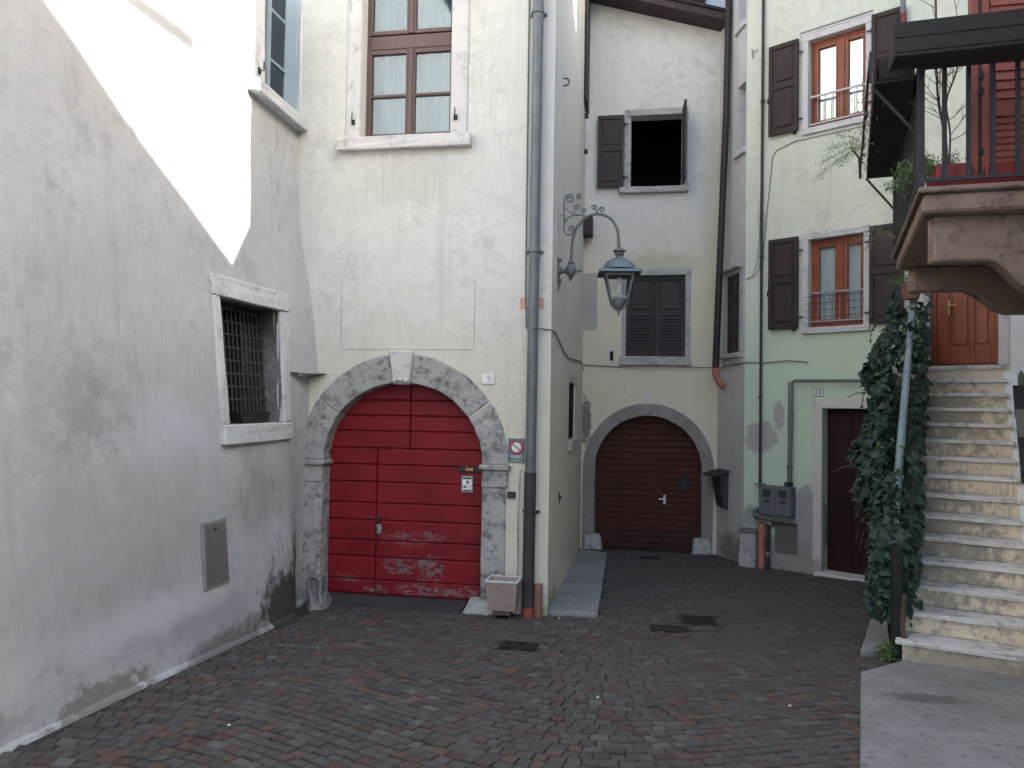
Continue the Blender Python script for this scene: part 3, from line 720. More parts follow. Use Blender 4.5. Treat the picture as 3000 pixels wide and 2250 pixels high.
# portal
prt = MB().box(-1.748, -1.49, -0.24, 0.015, -0.55, 0.90, FF).build('portal', 'stone_arch', ch, bevel=0.012, cuts=3, jitter=0.006)
MB().box(-3.80, -3.522, -0.24, 0.015, -0.55, 0.90, FF).build('jamb_stone', 'stone_arch', prt, bevel=0.012, cuts=3, jitter=0.006)
for a, b in ((-1.78, -1.44), (-3.82, -3.49)):
    q = MB().box(a + 0.03, b - 0.03, -0.24, 0.03, 0.90, 1.08, FF).build('capital', 'stone_arch', prt, bevel=0.01, cuts=2, jitter=0.003)
    MB().box(a, b, -0.24, 0.06, 1.082, 1.14, FF).build('abacus', 'stone_arch', q, bevel=0.014, cuts=2, jitter=0.003)
def voussoir(parent, cx, zs, ri, ro, a0, a1, mp, d0, d1, mat, name='voussoir', n=7, jit=0.005, bev=0.01):
    pin = [(cx + ri[0] * cos(a0 + (a1 - a0) * k / n), zs + ri[1] * sin(a0 + (a1 - a0) * k / n)) for k in range(n + 1)]
    pout = [(cx + ro[0] * cos(a0 + (a1 - a0) * k / n), zs + ro[1] * sin(a0 + (a1 - a0) * k / n)) for k in range(n + 1)]
    vs = []
    for d in (d0, d1):
        vs += [mp(u, d, z) for u, z in pin] + [mp(u, d, z) for u, z in pout]
    fs = []; N = n + 1
    for k in range(n):
        for base in (0, 2 * N): fs.append((base + k, base + k + 1, base + N + k + 1, base + N + k))
        fs.append((k, k + 1, 2 * N + k + 1, 2 * N + k)); fs.append((N + k, N + k + 1, 3 * N + k + 1, 3 * N + k))
    for k in (0, n): fs.append((k, N + k, 3 * N + k, 2 * N + k))
    return MB().add(vs, fs).build(name, mat, parent, bevel=bev, jitter=jit)
cuts_ = [0.0, 0.62, 1.40, 1.475, 1.667, 1.74, 2.45, pi]
for a0, a1 in ((0.0, 0.60), (0.606, 1.475), (1.667, 2.52), (2.526, pi)):
    voussoir(prt, FA['cx'], 1.14, (0.886, 0.851), (1.165, 1.16), a0 + 0.002, a1 - 0.002, FF, -0.24, 0.016, 'stone_arch', n=9)
key = MB().prism([(-2.735, 1.97), (-2.555, 1.97), (-2.515, 2.335), (-2.785, 2.335)], -0.24, 0.05, FF).build('keystone', 'stone_pale', prt, bevel=0.014)
MB().tube([FF(-2.73, 0.055, 2.02), FF(-2.70, 0.075, 2.0), FF(-2.675, 0.06, 2.03), FF(-2.645, 0.085, 2.01), FF(-2.615, 0.06, 2.03), FF(-2.59, 0.075, 2.0), FF(-2.56, 0.055, 2.02)], 0.02, 6).build('scroll', 'stone_pale', key, smooth=True)
MB().add([FF(-1.95, -0.1, -0.5), FF(-1.53, -0.1, -0.5), FF(-1.52, 0.17, -0.5), FF(-1.97, 0.17, -0.5), FF(-1.88, -0.1, -0.26), FF(-1.54, -0.1, -0.25), FF(-1.55, 0.10, -0.26), FF(-1.84, 0.10, -0.27)],
         [(0, 3, 2, 1), (4, 5, 6, 7), (0, 1, 5, 4), (1, 2, 6, 5), (2, 3, 7, 6), (3, 0, 4, 7)]).build('base_stone', 'stone_block', prt, bevel=0.04, cuts=2, jitter=0.006, seg=2)
# gate leaves of horizontal boards
def clip_plank(cx, rx, zs, rz, u0, u1, z0, z1, n=8):
    """board rectangle cut by the arch line"""
    def half(z): return rx if z <= zs else rx * sqrt(max(0.0, 1 - ((z - zs) / rz) ** 2))
    R_ = []; L_ = []
    for k in range(n + 1):
        z = z0 + (z1 - z0) * k / n; h = half(z)
        R_.append((min(u1, cx + h), z)); L_.append((max(u0, cx - h), z))
    pts = [p for p in R_]; pts += [p for p in reversed(L_)]
    ok = [(a, b) for a, b in zip(L_, R_) if b[0] - a[0] > 0.02]
    if len(ok) < 2: return None
    return [b for a, b in ok] + [a for a, b in reversed(ok)]
gate = MB().prism(arch_poly(zb=-0.40, cx=-2.635, rx=0.93, zs=1.14, rz=0.89), -0.26, -0.22, FF).build('gate', 'red_paint', ch)
ZJ = [1.99, 1.80, 1.63, 1.46, 1.27, 1.09, 0.90, 0.67, 0.48, 0.26, 0.08, -0.17, -0.325]
for k in range(len(ZJ) - 1):
    z1, z0 = ZJ[k], ZJ[k + 1]
    splits = [-3.53, -2.60, -1.74] if z0 > 1.2 else ([-3.53, -2.97, -1.74])
    for a, b in zip(splits[:-1], splits[1:]):
        p = clip_plank(-2.635, 0.893, 1.14, 0.858, a + 0.004, b - 0.004, z0 + 0.005, z1 - 0.005)
        if p:
            dd = random.uniform(-0.003, 0.003)
            MB().prism(p, -0.23, -0.185 + dd, FF).build('plank', 'red_paint', gate, bevel=0.009)
# lapped lower edge strip on each board gives the lines their light lip
MB().box(-2.955, -2.90, -0.185, -0.165, 0.335, 0.44, FF).tube([FF(-2.925, -0.17, 0.385), FF(-2.925, -0.15, 0.385)], 0.016, 10).build('lock', 'steel', gate, bevel=0.003)
MB().lathe([(0.0, 0), (0.022, 0.0), (0.03, 0.02), (0.022, 0.04), (0.0, 0.045)], (0, 0, 0), 10)
mbk = MB().tube([FF(-2.93, -0.18, 0.50), FF(-2.93, -0.145, 0.50), FF(-2.93, -0.13, 0.50), FF(-2.93, -0.11, 0.50)], [0.012, 0.012, 0.028, 0.02], 10); mbk.build('knob', 'iron_dark', gate, smooth=True)
ip = MB().box(-2.01, -1.88, -0.185, -0.155, 0.82, 1.0, FF).build('intercom', 'zinc_trim', gate, bevel=0.004)
MB().box(-1.995, -1.895, -0.154, -0.150, 0.835, 0.985, FF).build('face_plate', 'paint_white', ip)
for a, b, c_, d_ in ((-1.99, -1.90, 0.965, 0.982), (-1.955, -1.925, 0.92, 0.95), (-1.985, -1.95, 0.87, 0.895), (-1.93, -1.915, 0.88, 0.89), (-1.99, -1.90, 0.838, 0.85)):
    MB().box(a, b, -0.1498, -0.146, c_, d_, FF).build('button', 'iron_dark' if c_ > 0.96 or c_ < 0.84 else 'cabinet_grey', ip)
sl = MB().box(-2.05, -1.80, -0.185, -0.165, 1.04, 1.10, FF).build('letter_slot', 'iron_dark', gate, bevel=0.004)
MB().box(-1.965, -1.885, -0.1648, -0.160, 1.055, 1.085, FF).build('name_plate', 'brass', sl)
# threshold and stone guard
MB().hprism([(-3.56, 8.46), (-3.52, 8.2), (-3.34, 8.0), (-1.93, 7.99), (-1.93, 8.46)], lambda x, y: GZ(y) - 0.1, lambda x, y: -0.335 if y > 8.2 else -0.375).build('threshold', 'threshold_dark', ch, bevel=0.01)
# F window
wz0, wz1 = 4.65, 7.35
WD = -0.17
winf = MB().box(-3.18, -3.145, WD - 0.06, WD, wz0, wz1, FF).build('window', 'window_taupe', ch)
for a, b in ((-2.195, -2.16),): MB().box(a, b, WD - 0.06, WD, wz0, wz1, FF).build('frame_stile', 'window_taupe', winf)
for c_, d_ in ((wz0, wz0 + 0.04), (5.70, 5.85), (wz1 - 0.06, wz1)): MB().box(-3.145, -2.195, WD - 0.06, WD + 0.012, c_, d_, FF).build('frame_rail', 'window_taupe', winf, bevel=0.006)
MB().box(-2.70, -2.64, WD - 0.05, WD + 0.018, wz0 + 0.06, 5.70, FF).build('mullion', 'window_taupe', winf, bevel=0.008)
MB().box(-2.70, -2.64, WD - 0.05, WD + 0.018, 5.87, wz1 - 0.06, FF).build('mullion', 'window_taupe', winf, bevel=0.008)
for a, b in ((-3.145, -2.70), (-2.64, -2.195)):
    for c_, d_ in ((wz0 + 0.06, 5.70), (5.87, wz1 - 0.06)):
        for e, f_ in ((a, a + 0.024), (b - 0.024, b)): MB().box(e, f_, WD - 0.045, WD + 0.004, c_, d_, FF).build('sash_stile', 'window_taupe', winf, bevel=0.004)
        for e, f_ in ((c_, c_ + 0.045), (d_ - 0.05, d_)): MB().box(a + 0.024, b - 0.024, WD - 0.045, WD + 0.004, e, f_, FF).build('sash_rail', 'window_taupe', winf, bevel=0.004)
    MB().box(a + 0.024, b - 0.024, WD - 0.04, WD + 0.004, 5.165, 5.195, FF).build('glazing_bar', 'window_taupe', winf, bevel=0.004)
    for c_, d_ in ((wz0 + 0.105, 5.165), (5.195, 5.65), (5.915, wz1 - 0.11)): MB().box(a + 0.024, b - 0.024, WD - 0.03, WD - 0.025, c_, d_, FF).build('pane', 'glass', winf)
mb = MB()
for k in range(24):
    a = -3.1 + k * 0.0367
    mb.add([FF(a, -0.34 - 0.012 * (k % 2), wz0), FF(a + 0.0367, -0.34 - 0.012 * ((k + 1) % 2), wz0), FF(a + 0.0367, -0.34 - 0.012 * ((k + 1) % 2), wz1), FF(a, -0.34 - 0.012 * (k % 2), wz1)], [(0, 1, 2, 3)])
mb.build('curtain', 'blind_blue', winf, smooth=True, recalc=False)
stone_frame(winf, FF, (-3.34, -1.97, 4.65, 7.55), (-3.18, -2.16, 4.65, 7.35), 0.022, 'stone_pale', sill=(-3.42, -1.92, 4.51, 4.648, -0.21, 0.09))
hook(winf, FF, -3.25, 4.83, 0.02); hook(winf, FF, -2.10, 4.83, 0.02)
# scored plaster panel below the window
pan = MB()
for a, b, c_, d_ in ((-3.35, -1.86, 3.10, 3.106), (-3.35, -1.86, 2.345, 2.352), (-3.352, -3.345, 2.352, 3.10), (-1.865, -1.858, 2.352, 3.10)):
    if c_ == 3.10: continue
    pan.box(a, b, -0.02, 0.004, c_, d_, FF)
pan.build('scored_line', 'stone_trim', ch)
# painted plaque behind the pipe
MB().box(-1.37, -1.12, -0.01, 0.003, 2.775, 2.895, FF).build('painted_plaque', 'plaque_faded', ch)
MB().box(-1.32, -1.27, 0.0032, 0.005, 2.80, 2.87, FF).build('plaque_mark', 'plaster_trim', ch)
# zinc downpipe
dp = MB().tube([FF(-1.215, 0.075, 9.4), FF(-1.215, 0.075, 6.0), FF(-1.22, 0.075, 3.0), FF(-1.225, 0.075, 1.0)], 0.055, 14).build('downpipe', 'zinc', ch, smooth=True)
MB().tube([FF(-1.226, 0.075, 1.08), FF(-1.232, 0.075, -0.32)], 0.062, 14).build('pipe_foot', 'iron_pipe', dp, smooth=True)
MB().tube([FF(-1.233, 0.075, -0.30), FF(-1.233, 0.075, -0.5)], 0.068, 14).build('pipe_collar', 'pvc_orange', dp, smooth=True)
for z in (5.88, 3.37, 0.67, 8.2):
    MB().tube([FF(-1.22, 0.075, z - 0.015), FF(-1.22, 0.075, z + 0.015)], 0.068, 14).box(-1.31, -1.13, -0.01, 0.03, z - 0.012, z + 0.012, FF).build('bracket', 'iron_dark' if z < 1 else 'zinc', dp)
MB().tube([FF(-1.345, 0.006, 1.10), FF(-1.36, 0.008, 0.6), FF(-1.35, 0.008, 0.2), FF(-1.36, 0.008, -0.1)], 0.010, 6).build('conduit', 'stone_trim', ch)
# socket box on the wall
sb = MB().box(-1.475, -1.39, -0.01, 0.03, 0.80, 0.865, FF).build('socket_box', 'iron_dark', ch, bevel=0.004)
MB().box(-1.455, -1.41, 0.031, 0.036, 0.815, 0.85, FF).build('socket_face', 'bark', sb)
# corrugated clay tube beside the pipe
mb = MB(); prof = []
for k in range(18): prof += [(0.040, k * 0.022), (0.046, k * 0.022 + 0.011)]
mb.lathe([(r_, z) for r_, z in prof], (-1.125, 8.14, -0.45), 12)
tag(mb.build('corrugated_tube', 'terracotta', smooth=True), 'short corrugated terracotta tube standing beside the downpipe foot', 'tube')
# slit window on the alley side
ws = MB().box(2.58, 3.92, -0.06, -0.03, 1.28, 2.23, SF).build('window', 'room_dark', ch)
MB().box(2.5, 4.0, -0.028, 0.05, 1.16, 1.30, SF).build('sill', 'stone_trim', ws, bevel=0.01)
MB().box(2.6, 3.9, -0.028, 0.0, 2.10, 2.209, SF).build('lintel', 'stone_trim', ws)
# tie ring and wall key plates
mb = MB().tube([SF(1.02, 0.02 + 0.05 * sin(2 * pi * k / 12), 5.58 + 0.045 * cos(2 * pi * k / 12)) for k in range(13)], 0.009, 6); mb.build('tie_ring', 'iron_dark', ch)
MB().box(1.18, 1.24, 0, 0.012, 0.62, 0.74, SF).build('wall_anchor', 'iron_dark', ch)
MB().box(1.21, 1.34, 0, 0.02, 0.66, 0.69, SF).build('wall_anchor', 'iron_dark', ch)
# far shutter of the alley side window, opened flat, and its catch
sh = MB().box(5.0, 5.62, 0.02, 0.06, 6.9, 9.3, SF).build('shutter', 'shutter_slate', ch)
MB().box(5.28, 5.60, 0.0, 0.16, 4.70, 5.02, SF).build('vent_box', 'shutter_slate', ch, bevel=0.006)
for z in (6.72, 6.1): MB().box(5.3, 5.36, 0, 0.06, z, z + 0.07, SF).build('shutter_hook', 'iron_dark', ch)
# ------------ things on the cream house
o = MB().box(-1.765, -1.635, 0.0, 0.014, 1.985, 2.09, FF).build('house_number', 'paint_white', bevel=0.003)
tag(o, 'small faded white tile with number 9 beside the red gate arch', 'number plate')
text_mesh('9', FF, -1.69, 2.04, 0.062, 0.0145, 'ink_faded', 'digit', o)
sg = MB().box(-1.475, -1.30, 0.0, 0.008, 1.165, 1.42, FF).build('no_parking_sign', 'sign_blue', bevel=0.002)
tag(sg, 'blue driveway no parking sign with red ring between stone arch and downpipe', 'sign')
disc(FF, -1.387, 1.328, 0.074, 0.0082, 0.0105, 30, 0.052).build('red_ring', 'sign_red', sg)
disc(FF, -1.387, 1.328, 0.0518, 0.0082, 0.0098).build('white_disc', 'paint_white', sg)
MB().prism([(-1.432, 1.359), (-1.424, 1.366), (-1.342, 1.297), (-1.350, 1.290)], 0.0099, 0.0112, FF).build('slash', 'ink', sg)
text_mesh('PASSO', FF, -1.387, 1.228, 0.034, 0.009, 'paint_white', 'lettering', sg, 0.88)
text_mesh('CARRABILE', FF, -1.387, 1.186, 0.030, 0.009, 'sign_ochre', 'lettering', sg, 0.62)
# planter on its stand
pl_ = empty('planter_box', (-1.465, 7.98, GZ(8)))
tag(pl_, 'empty cream ribbed plastic planter on a stand beside the red gate', 'planter')
def tub(u0, u1, d0, d1, z0, z1, tp, th, mp):
    o_ = [(u0 + tp, d0 + tp, z0), (u1 - tp, d0 + tp, z0), (u1 - tp, d1 - tp, z0), (u0 + tp, d1 - tp, z0), (u0, d0, z1), (u1, d0, z1), (u1, d1, z1), (u0, d1, z1)]
    i_ = [(u0 + th, d0 + th, z1), (u1 - th, d0 + th, z1), (u1 - th, d1 - th, z1), (u0 + th, d1 - th, z1), (u0 + tp + th, d0 + tp + th, z0 + th), (u1 - tp - th, d0 + tp + th, z0 + th), (u1 - tp - th, d1 - tp - th, z0 + th), (u0 + tp + th, d1 - tp - th, z0 + th)]
    vs = [mp(*p) for p in o_ + i_]
    fs = [(3, 2, 1, 0)] + [(k, (k + 1) % 4, 4 + (k + 1) % 4, 4 + k) for k in range(4)] + [(4 + k, 4 + (k + 1) % 4, 8 + (k + 1) % 4, 8 + k) for k in range(4)] + [(8 + k, 8 + (k + 1) % 4, 12 + (k + 1) % 4, 12 + k) for k in range(4)] + [(12, 13, 14, 15)]
    return MB().add(vs, fs)
tub(-1.625, -1.305, 0.06, 0.33, -0.30, 0.0, 0.022, 0.02, FF).build('tub', 'plastic_cream', pl_, bevel=0.006)
for k in range(13):
    a = -1.59 + k * 0.0195
    MB().add([FF(a, 0.300, -0.28), FF(a + 0.009, 0.300, -0.28), FF(a + 0.009, 0.330, -0.04), FF(a, 0.330, -0.04), FF(a, 0.316, -0.28), FF(a + 0.009, 0.316, -0.28), FF(a + 0.009, 0.336, -0.04), FF(a, 0.336, -0.04)], [(0, 1, 5, 4), (4, 5, 6, 7), (0, 4, 7, 3), (1, 2, 6, 5), (3, 7, 6, 2)]).build('rib', 'plastic_cream', pl_)
for a, b, c_, d_ in ((-1.635, -1.295, 0.315, 0.34), (-1.635, -1.295, 0.05, 0.075), (-1.635, -1.61, 0.0755, 0.3145), (-1.32, -1.295, 0.0755, 0.3145)):
    MB().box(a, b, c_, d_, -0.018, 0.006, FF).build('rim', 'stone_white', pl_, bevel=0.004)
MB().box(-1.59, -1.34, 0.10, 0.30, -0.11, -0.10, FF).build('soil', 'soil', pl_)
MB().box(-1.56, -1.37, 0.10, 0.30, -0.345, -0.305, FF).build('stand_plate', 'bark', pl_, bevel=0.004)
for a in (-1.55, -1.40): MB().box(a, a + 0.02, 0.12, 0.28, -0.46, -0.346, FF).build('stand_leg', 'bark', pl_)
# stone guard at the left foot of the gate: a curled boot-shaped guard
gb = MB()
GM = lambda u, d, z: FF(u, d + 0.10, -0.09 + (z + 0.105) * 0.66)
gb.add([GM(-3.60, -0.1, -0.55), GM(-3.45, -0.1, -0.55), GM(-3.45, 0.05, -0.55), GM(-3.60, 0.05, -0.55), GM(-3.60, -0.1, -0.13), GM(-3.46, -0.1, -0.12), GM(-3.46, 0.035, -0.13), GM(-3.59, 0.035, -0.14)],
       [(0, 1, 5, 4), (1, 2, 6, 5), (2, 3, 7, 6), (3, 0, 4, 7), (4, 5, 6, 7)])
gb.tube([GM(*p) for p in [(-3.585, 0.05, -0.40), (-3.59, 0.05, -0.28), (-3.588, 0.05, -0.17), (-3.565, 0.055, -0.125), (-3.525, 0.06, -0.105), (-3.485, 0.055, -0.125), (-3.462, 0.05, -0.18), (-3.46, 0.05, -0.30), (-3.45, 0.08, -0.38), (-3.41, 0.16, -0.41), (-3.375, 0.22, -0.44), (-3.36, 0.25, -0.50)]], 0.026, 10)
gb.tube([GM(*p) for p in [(-3.57, 0.06, -0.36), (-3.53, 0.13, -0.40), (-3.48, 0.20, -0.43), (-3.455, 0.25, -0.47), (-3.45, 0.27, -0.52)]], 0.030, 10)
gb.add([GM(-3.60, -0.1, -0.56), GM(-3.36, -0.1, -0.56), GM(-3.325, 0.22, -0.56), GM(-3.36, 0.31, -0.56), GM(-3.46, 0.33, -0.56), GM(-3.58, 0.16, -0.56),
        GM(-3.59, -0.1, -0.36), GM(-3.44, -0.1, -0.36), GM(-3.345, 0.20, -0.455), GM(-3.375, 0.27, -0.475), GM(-3.455, 0.285, -0.475), GM(-3.56, 0.12, -0.42)],
       [(5, 4, 3, 2, 1, 0), (6, 7, 8, 9, 10, 11)] + [(i, (i + 1) % 6, 6 + (i + 1) % 6, 6 + i) for i in range(6)])
tag(gb.build('guard_stone', 'stone_guard', bevel=0.014, smooth=True, seg=2), 'curled grey stone guard at the left foot of the red gate', 'guard stone')
# cables
def cable(name, pts, r, label, mat='cable_grey', group=None):
    o_ = MB().tube(pts, r, 5).build(name, mat); tag(o_, label, 'cable', group); return o_
cable('cable', [FF(-1.325, 0.012, 6.4), FF(-1.32, 0.012, 4.6), FF(-1.315, 0.014, 3.0), FF(-1.30, 0.012, 2.57), FF(-1.2, 0.15, 2.565), FF(-1.1, 0.012, 2.56), FF(-1.035, 0.012, 2.555),
                SF(0.35, 0.012, 2.56), SF(1.4, 0.012, 2.45), SF(2.2, 0.012, 2.40), SF(3.6, 0.012, 2.46), SF(5.2, 0.012, 2.52), SF(5.6, 0.03, 2.40)], 0.008,
      'thin grey cable running down past the red plaque and round into the alley')
for (a, b, c_, d_) in ((-1.335, 6.4, -1.29, 2.57),): pass

# ================================================================== ALLEY END HOUSE
bh = empty('alley_house', (0, 15, GZ(15)))
tag(bh, 'pale yellow plaster house with dark arched gate closing the end of the alley', 'house')
BA = dict(cx=-0.06, rx=0.91, zs=0.72, rz=0.91)
RS = -0.30
roofz = lambda x: 8.55 + RS * x
mb = MB(); mb.wall([(-1.3, -1.0), (1.4, -1.0), (1.4, roofz(1.4)), (-1.3, roofz(-1.3))], [arch_poly(zb=-0.95, **BA), rect(-0.41, 0.46, 5.575, 6.83), rect(-0.46, 0.545, 2.645, 4.045)], BF, 0.25)
mb.add([(-1.3, 13.86, -1), (-1.3, 19, -1), (1.36, 19, -1), (1.36, 13.87, -1), (-1.3, 13.86, roofz(-1.3)), (-1.3, 19, roofz(-1.3)), (1.36, 19, roofz(-1.3)), (1.36, 13.87, roofz(-1.3))], [(0, 1, 5, 4), (1, 2, 6, 5), (2, 3, 7, 6)])
mb.build('wall', 'plaster_yellow', bh)
MB().box(-1.29, 1.35, -5.1, -0.32, 4.6, 4.7, BF).build('floor', 'room_dark', bh)
MB().box(-1.29, 1.35, -2.1, -2.0, 4.71, 7.9, BF).build('partition', 'room_dark', bh)
rf = MB().prism([(-2.2, roofz(-2.2)), (1.38, roofz(1.38)), (1.38, roofz(1.38) + 0.12), (-2.2, roofz(-2.2) + 0.12)], -5.3, 0.46, BF).build('roof', 'eave_brown', bh)
MB().prism([(-2.2, roofz(-2.2) + 0.121), (1.38, roofz(1.38) + 0.121), (1.38, roofz(1.38) + 0.17), (-2.2, roofz(-2.2) + 0.17)], -5.3, 0.50, BF).build('verge_board', 'timber_black', rf)
for k in range(5):
    a = -0.9 + k * 0.55
pb = MB().box(-1.17, -0.962, -0.26, 0.02, -0.75, 0.72, BF).build('portal', 'stone_arch_brown', bh, bevel=0.012, cuts=3, jitter=0.006)
MB().box(0.842, 1.03, -0.26, 0.02, -0.75, 0.72, BF).build('jamb_stone', 'stone_arch_brown', pb, bevel=0.012, cuts=3, jitter=0.006)
aa = [0, 0.55, 1.05, 1.45, 1.95, 2.5, pi]
for a0, a1 in zip(aa[:-1], aa[1:]):
    voussoir(pb, -0.06, 0.72, (0.902, 0.902), (1.105, 1.115), a0 + 0.003, a1 - 0.003, BF, -0.26, 0.022, 'stone_arch_brown', n=6)
for (a, b) in ((-1.17, -0.80), (0.68, 1.05)):
    s_ = 1 if a < 0 else -1
    MB().add([BF(a, -0.1, -0.75), BF(b, -0.1, -0.75), BF(b, 0.14, -0.75), BF(a, 0.14, -0.75), BF(a + 0.02, -0.1, -0.42), BF(b - 0.05, -0.1, -0.42), BF(b - 0.07, 0.08, -0.44), BF(a + 0.06, 0.08, -0.44)],
             [(0, 3, 2, 1), (4, 5, 6, 7), (0, 1, 5, 4), (1, 2, 6, 5), (2, 3, 7, 6), (3, 0, 4, 7)]).build('base_stone', 'stone_trim', pb, bevel=0.05, seg=2)
gate2 = MB().prism(arch_poly(zb=-0.72, cx=-0.06, rx=0.94, zs=0.72, rz=0.94), -0.30, -0.26, BF).build('gate', 'gate_brown', bh)
z = -0.68; ZB = [z]
while z < 1.58: z += random.choice((0.098, 0.105, 0.112)); ZB.append(min(z, 1.62))
for z0, z1 in zip(ZB[:-1], ZB[1:]):
    for a, b in (((-0.97, -0.49), (-0.49, 0.22), (0.22, 0.85)) if z1 < 0.95 else ((-0.97, 0.85),)):
        p = clip_plank(-0.06, 0.905, 0.72, 0.905, a + 0.004, b - 0.004, z0 + 0.004, z1 - 0.004, 4)
        if p: MB().prism(p, -0.27, -0.225 + random.uniform(-.004, .004), BF).build('plank', 'gate_brown', gate2, bevel=0.006)
MB().box(0.21, 0.25, -0.225, -0.205, 0.10, 0.26, BF).tube([BF(0.23, -0.205, 0.19), BF(0.23, -0.15, 0.19), BF(0.13, -0.15, 0.19)], 0.011, 6).build('handle', 'steel', gate2)
MB().prism([(0.49, 0.34), (0.66, 0.34), (0.61, 0.62), (0.53, 0.62)], -0.225, -0.205, BF).build('letter_flap', 'iron_dark', gate2, bevel=0.006)
# shutters helper: framed leaf with raised panels or louvres
def shutter(parent, mp, u0, u1, z0, z1, d0, d1, mat, style='panel', nm='shutter'):
    st = 0.055; th = d1 - d0
    leaf = MB().box(u0, u1, d0, d0 + th * 0.5, z0, z1, mp).build(nm, mat, parent)
    for a, b in ((u0, u0 + st), (u1 - st, u1)): MB().box(a, b, d0 + th * 0.501, d1, z0, z1, mp).build('stile', mat, leaf, bevel=0.004)
    zm = z0 + (z1 - z0) * 0.53
    for a, b in ((z0, z0 + 0.07), (zm - 0.04, zm + 0.04), (z1 - 0.07, z1)): MB().box(u0 + st, u1 - st, d0 + th * 0.501, d1 - 0.001, a, b, mp).build('rail', mat, leaf, bevel=0.004)
    for a, b, kind in ((z0 + 0.07, zm - 0.04, 'louvre' if style in ('half', 'louvre') else 'panel'), (zm + 0.04, z1 - 0.07, 'louvre' if style == 'louvre' else 'panel')):
        if kind == 'panel':
            MB().box(u0 + st + 0.035, u1 - st - 0.035, d0 + th * 0.501, d1 - 0.004, a + 0.035, b - 0.035, mp).build('panel', mat, leaf, bevel=0.012)
        else:
            n = max(3, int((b - a) / 0.052))
            for k in range(n):
                zc = a + (b - a) * (k + 0.5) / n; h = (b - a) / n * 0.55
                MB().add([mp(u0 + st, d0 + th * 0.45, zc + h), mp(u1 - st, d0 + th * 0.45, zc + h), mp(u1 - st, d1 + 0.004, zc - h * 0.7), mp(u0 + st, d1 + 0.004, zc - h * 0.7),
                          mp(u0 + st, d0 + th * 0.45, zc + h - 0.010), mp(u1 - st, d0 + th * 0.45, zc + h - 0.010), mp(u1 - st, d1 + 0.004, zc - h * 0.7 - 0.010), mp(u0 + st, d1 + 0.004, zc - h * 0.7 - 0.010)],
                         [(0, 1, 2, 3), (4, 7, 6, 5), (2, 6, 7, 3), (0, 3, 7, 4), (1, 5, 6, 2)]).build('slat', mat, leaf)
    return leaf
def hinges(leaf, mp, u, zs, d, s=1):
    for z in zs:
        MB().box(min(u, u + s * 0.07), max(u, u + s * 0.07), d, d + 0.012, z - 0.012, z + 0.012, mp).tube([mp(u, d + 0.012, z - 0.03), mp(u, d + 0.012, z + 0.03)], 0.012, 6).build('hinge', 'iron_dark', leaf)
# upper window: open black hole with stone frame
wu = MB().box(-0.45, 0.50, -0.30, -0.26, 5.53, 5.58, BF).build('window', 'shutter_slate', bh)
stone_frame(wu, BF, (-0.52, 0.565, 5.575, 6.945), (-0.41, 0.46, 5.575, 6.83), 0.025, 'stone_trim', sill=(-0.60, 0.58, 5.47, 5.574, -0.24, 0.09))
l1 = shutter(bh, BF, -0.98, -0.53, 5.58, 6.84, 0.045, 0.085, 'shutter_slate'); hinges(l1, BF, -0.52, (5.75, 6.68), 0.05, 1)
RB = frame((0.50, 13.83), (0.04, -1.0), (-1.0, -0.04))
l2 = shutter(bh, RB, 0.02, 0.46, 5.60, 6.90, 0.0, 0.04, 'shutter_slate'); hinges(l2, BF, 0.52, (5.75, 6.68), 0.03, -1)
# lower window: closed shutters, louvred below
wl = MB().box(-0.46, 0.545, -0.20, -0.16, 2.645, 4.045, BF).build('window', 'room_dark', bh)
stone_frame(wl, BF, (-0.53, 0.635, 2.645, 4.16), (-0.46, 0.545, 2.645, 4.045), 0.022, 'stone_trim', sill=(-0.57, 0.65, 2.49, 2.644, -0.2, 0.06))
for a, b in ((-0.455, 0.040), (0.045, 0.540)): shutter(bh, BF, a, b, 2.65, 4.04, -0.08, -0.035, 'shutter_slate', 'half')
for u, s_ in ((-0.455, -1), (0.54, 1)): hinges(wl, BF, u, (2.85, 3.8), -0.034, s_)
vs_ = MB().box(-0.76, -0.635, -0.01, 0.006, 2.54, 2.76, BF).build('vent_frame', 'plaster_trim', bh)
MB().box(-0.725, -0.67, 0.0062, 0.009, 2.57, 2.73, BF).build('vent_hole', 'room_dark', vs_)
MB().box(-1.22, -0.96, -0.01, 0.004, 3.10, 4.10, BF).build('shade_patch', 'shade_patch', bh)  # thin panel, shade on the wall put into its colour
o = MB().box(-0.12, -0.015, 0.0, 0.01, 1.875, 1.945, BF).build('house_number', 'paint_white', bevel=0.002)
tag(o, 'tiny white plate with number 21 above the brown alley gate', 'number plate'); text_mesh('21', BF, -0.067, 1.91, 0.045, 0.0105, 'ink', 'digit', o)
cable('cable', [BF(-1.18, 0.015, 2.49), BF(-0.6, 0.015, 2.465), BF(0.2, 0.10, 2.47), BF(0.8, 0.03, 2.46), BF(1.05, 0.03, 2.46), WF(0.95, 0.015, 2.44), WF(0.5, 0.10, 2.47), WF(0.03, 0.02, 2.49), GF(0.05, 0.015, 2.49), GF(0.3, 0.02, 2.47), GF(0.7, 0.015, 2.50), GF(1.0, 0.015, 2.47), GF(1.01, 0.015, 2.42)], 0.008,
      'thin grey cable strung along the alley end wall and onto the mint front')
# brown downpipe in the corner
bp_ = MB().tube([Vector((1.185, 13.32, 9.4)), Vector((1.15, 13.32, 6.6)), Vector((1.05, 13.32, 3.6)), Vector((1.015, 13.32, 2.42))], 0.055, 12).build('downpipe', 'pipe_brown', bh, smooth=True)
MB().tube([Vector((1.015, 13.32, 2.43)), Vector((1.015, 13.32, 2.34)), Vector((1.035, 13.33, 2.27)), Vector((1.09, 13.36, 2.18)), Vector((1.17, 13.38, 2.12))], 0.056, 12).build('elbow', 'pipe_salmon', bp_, smooth=True)

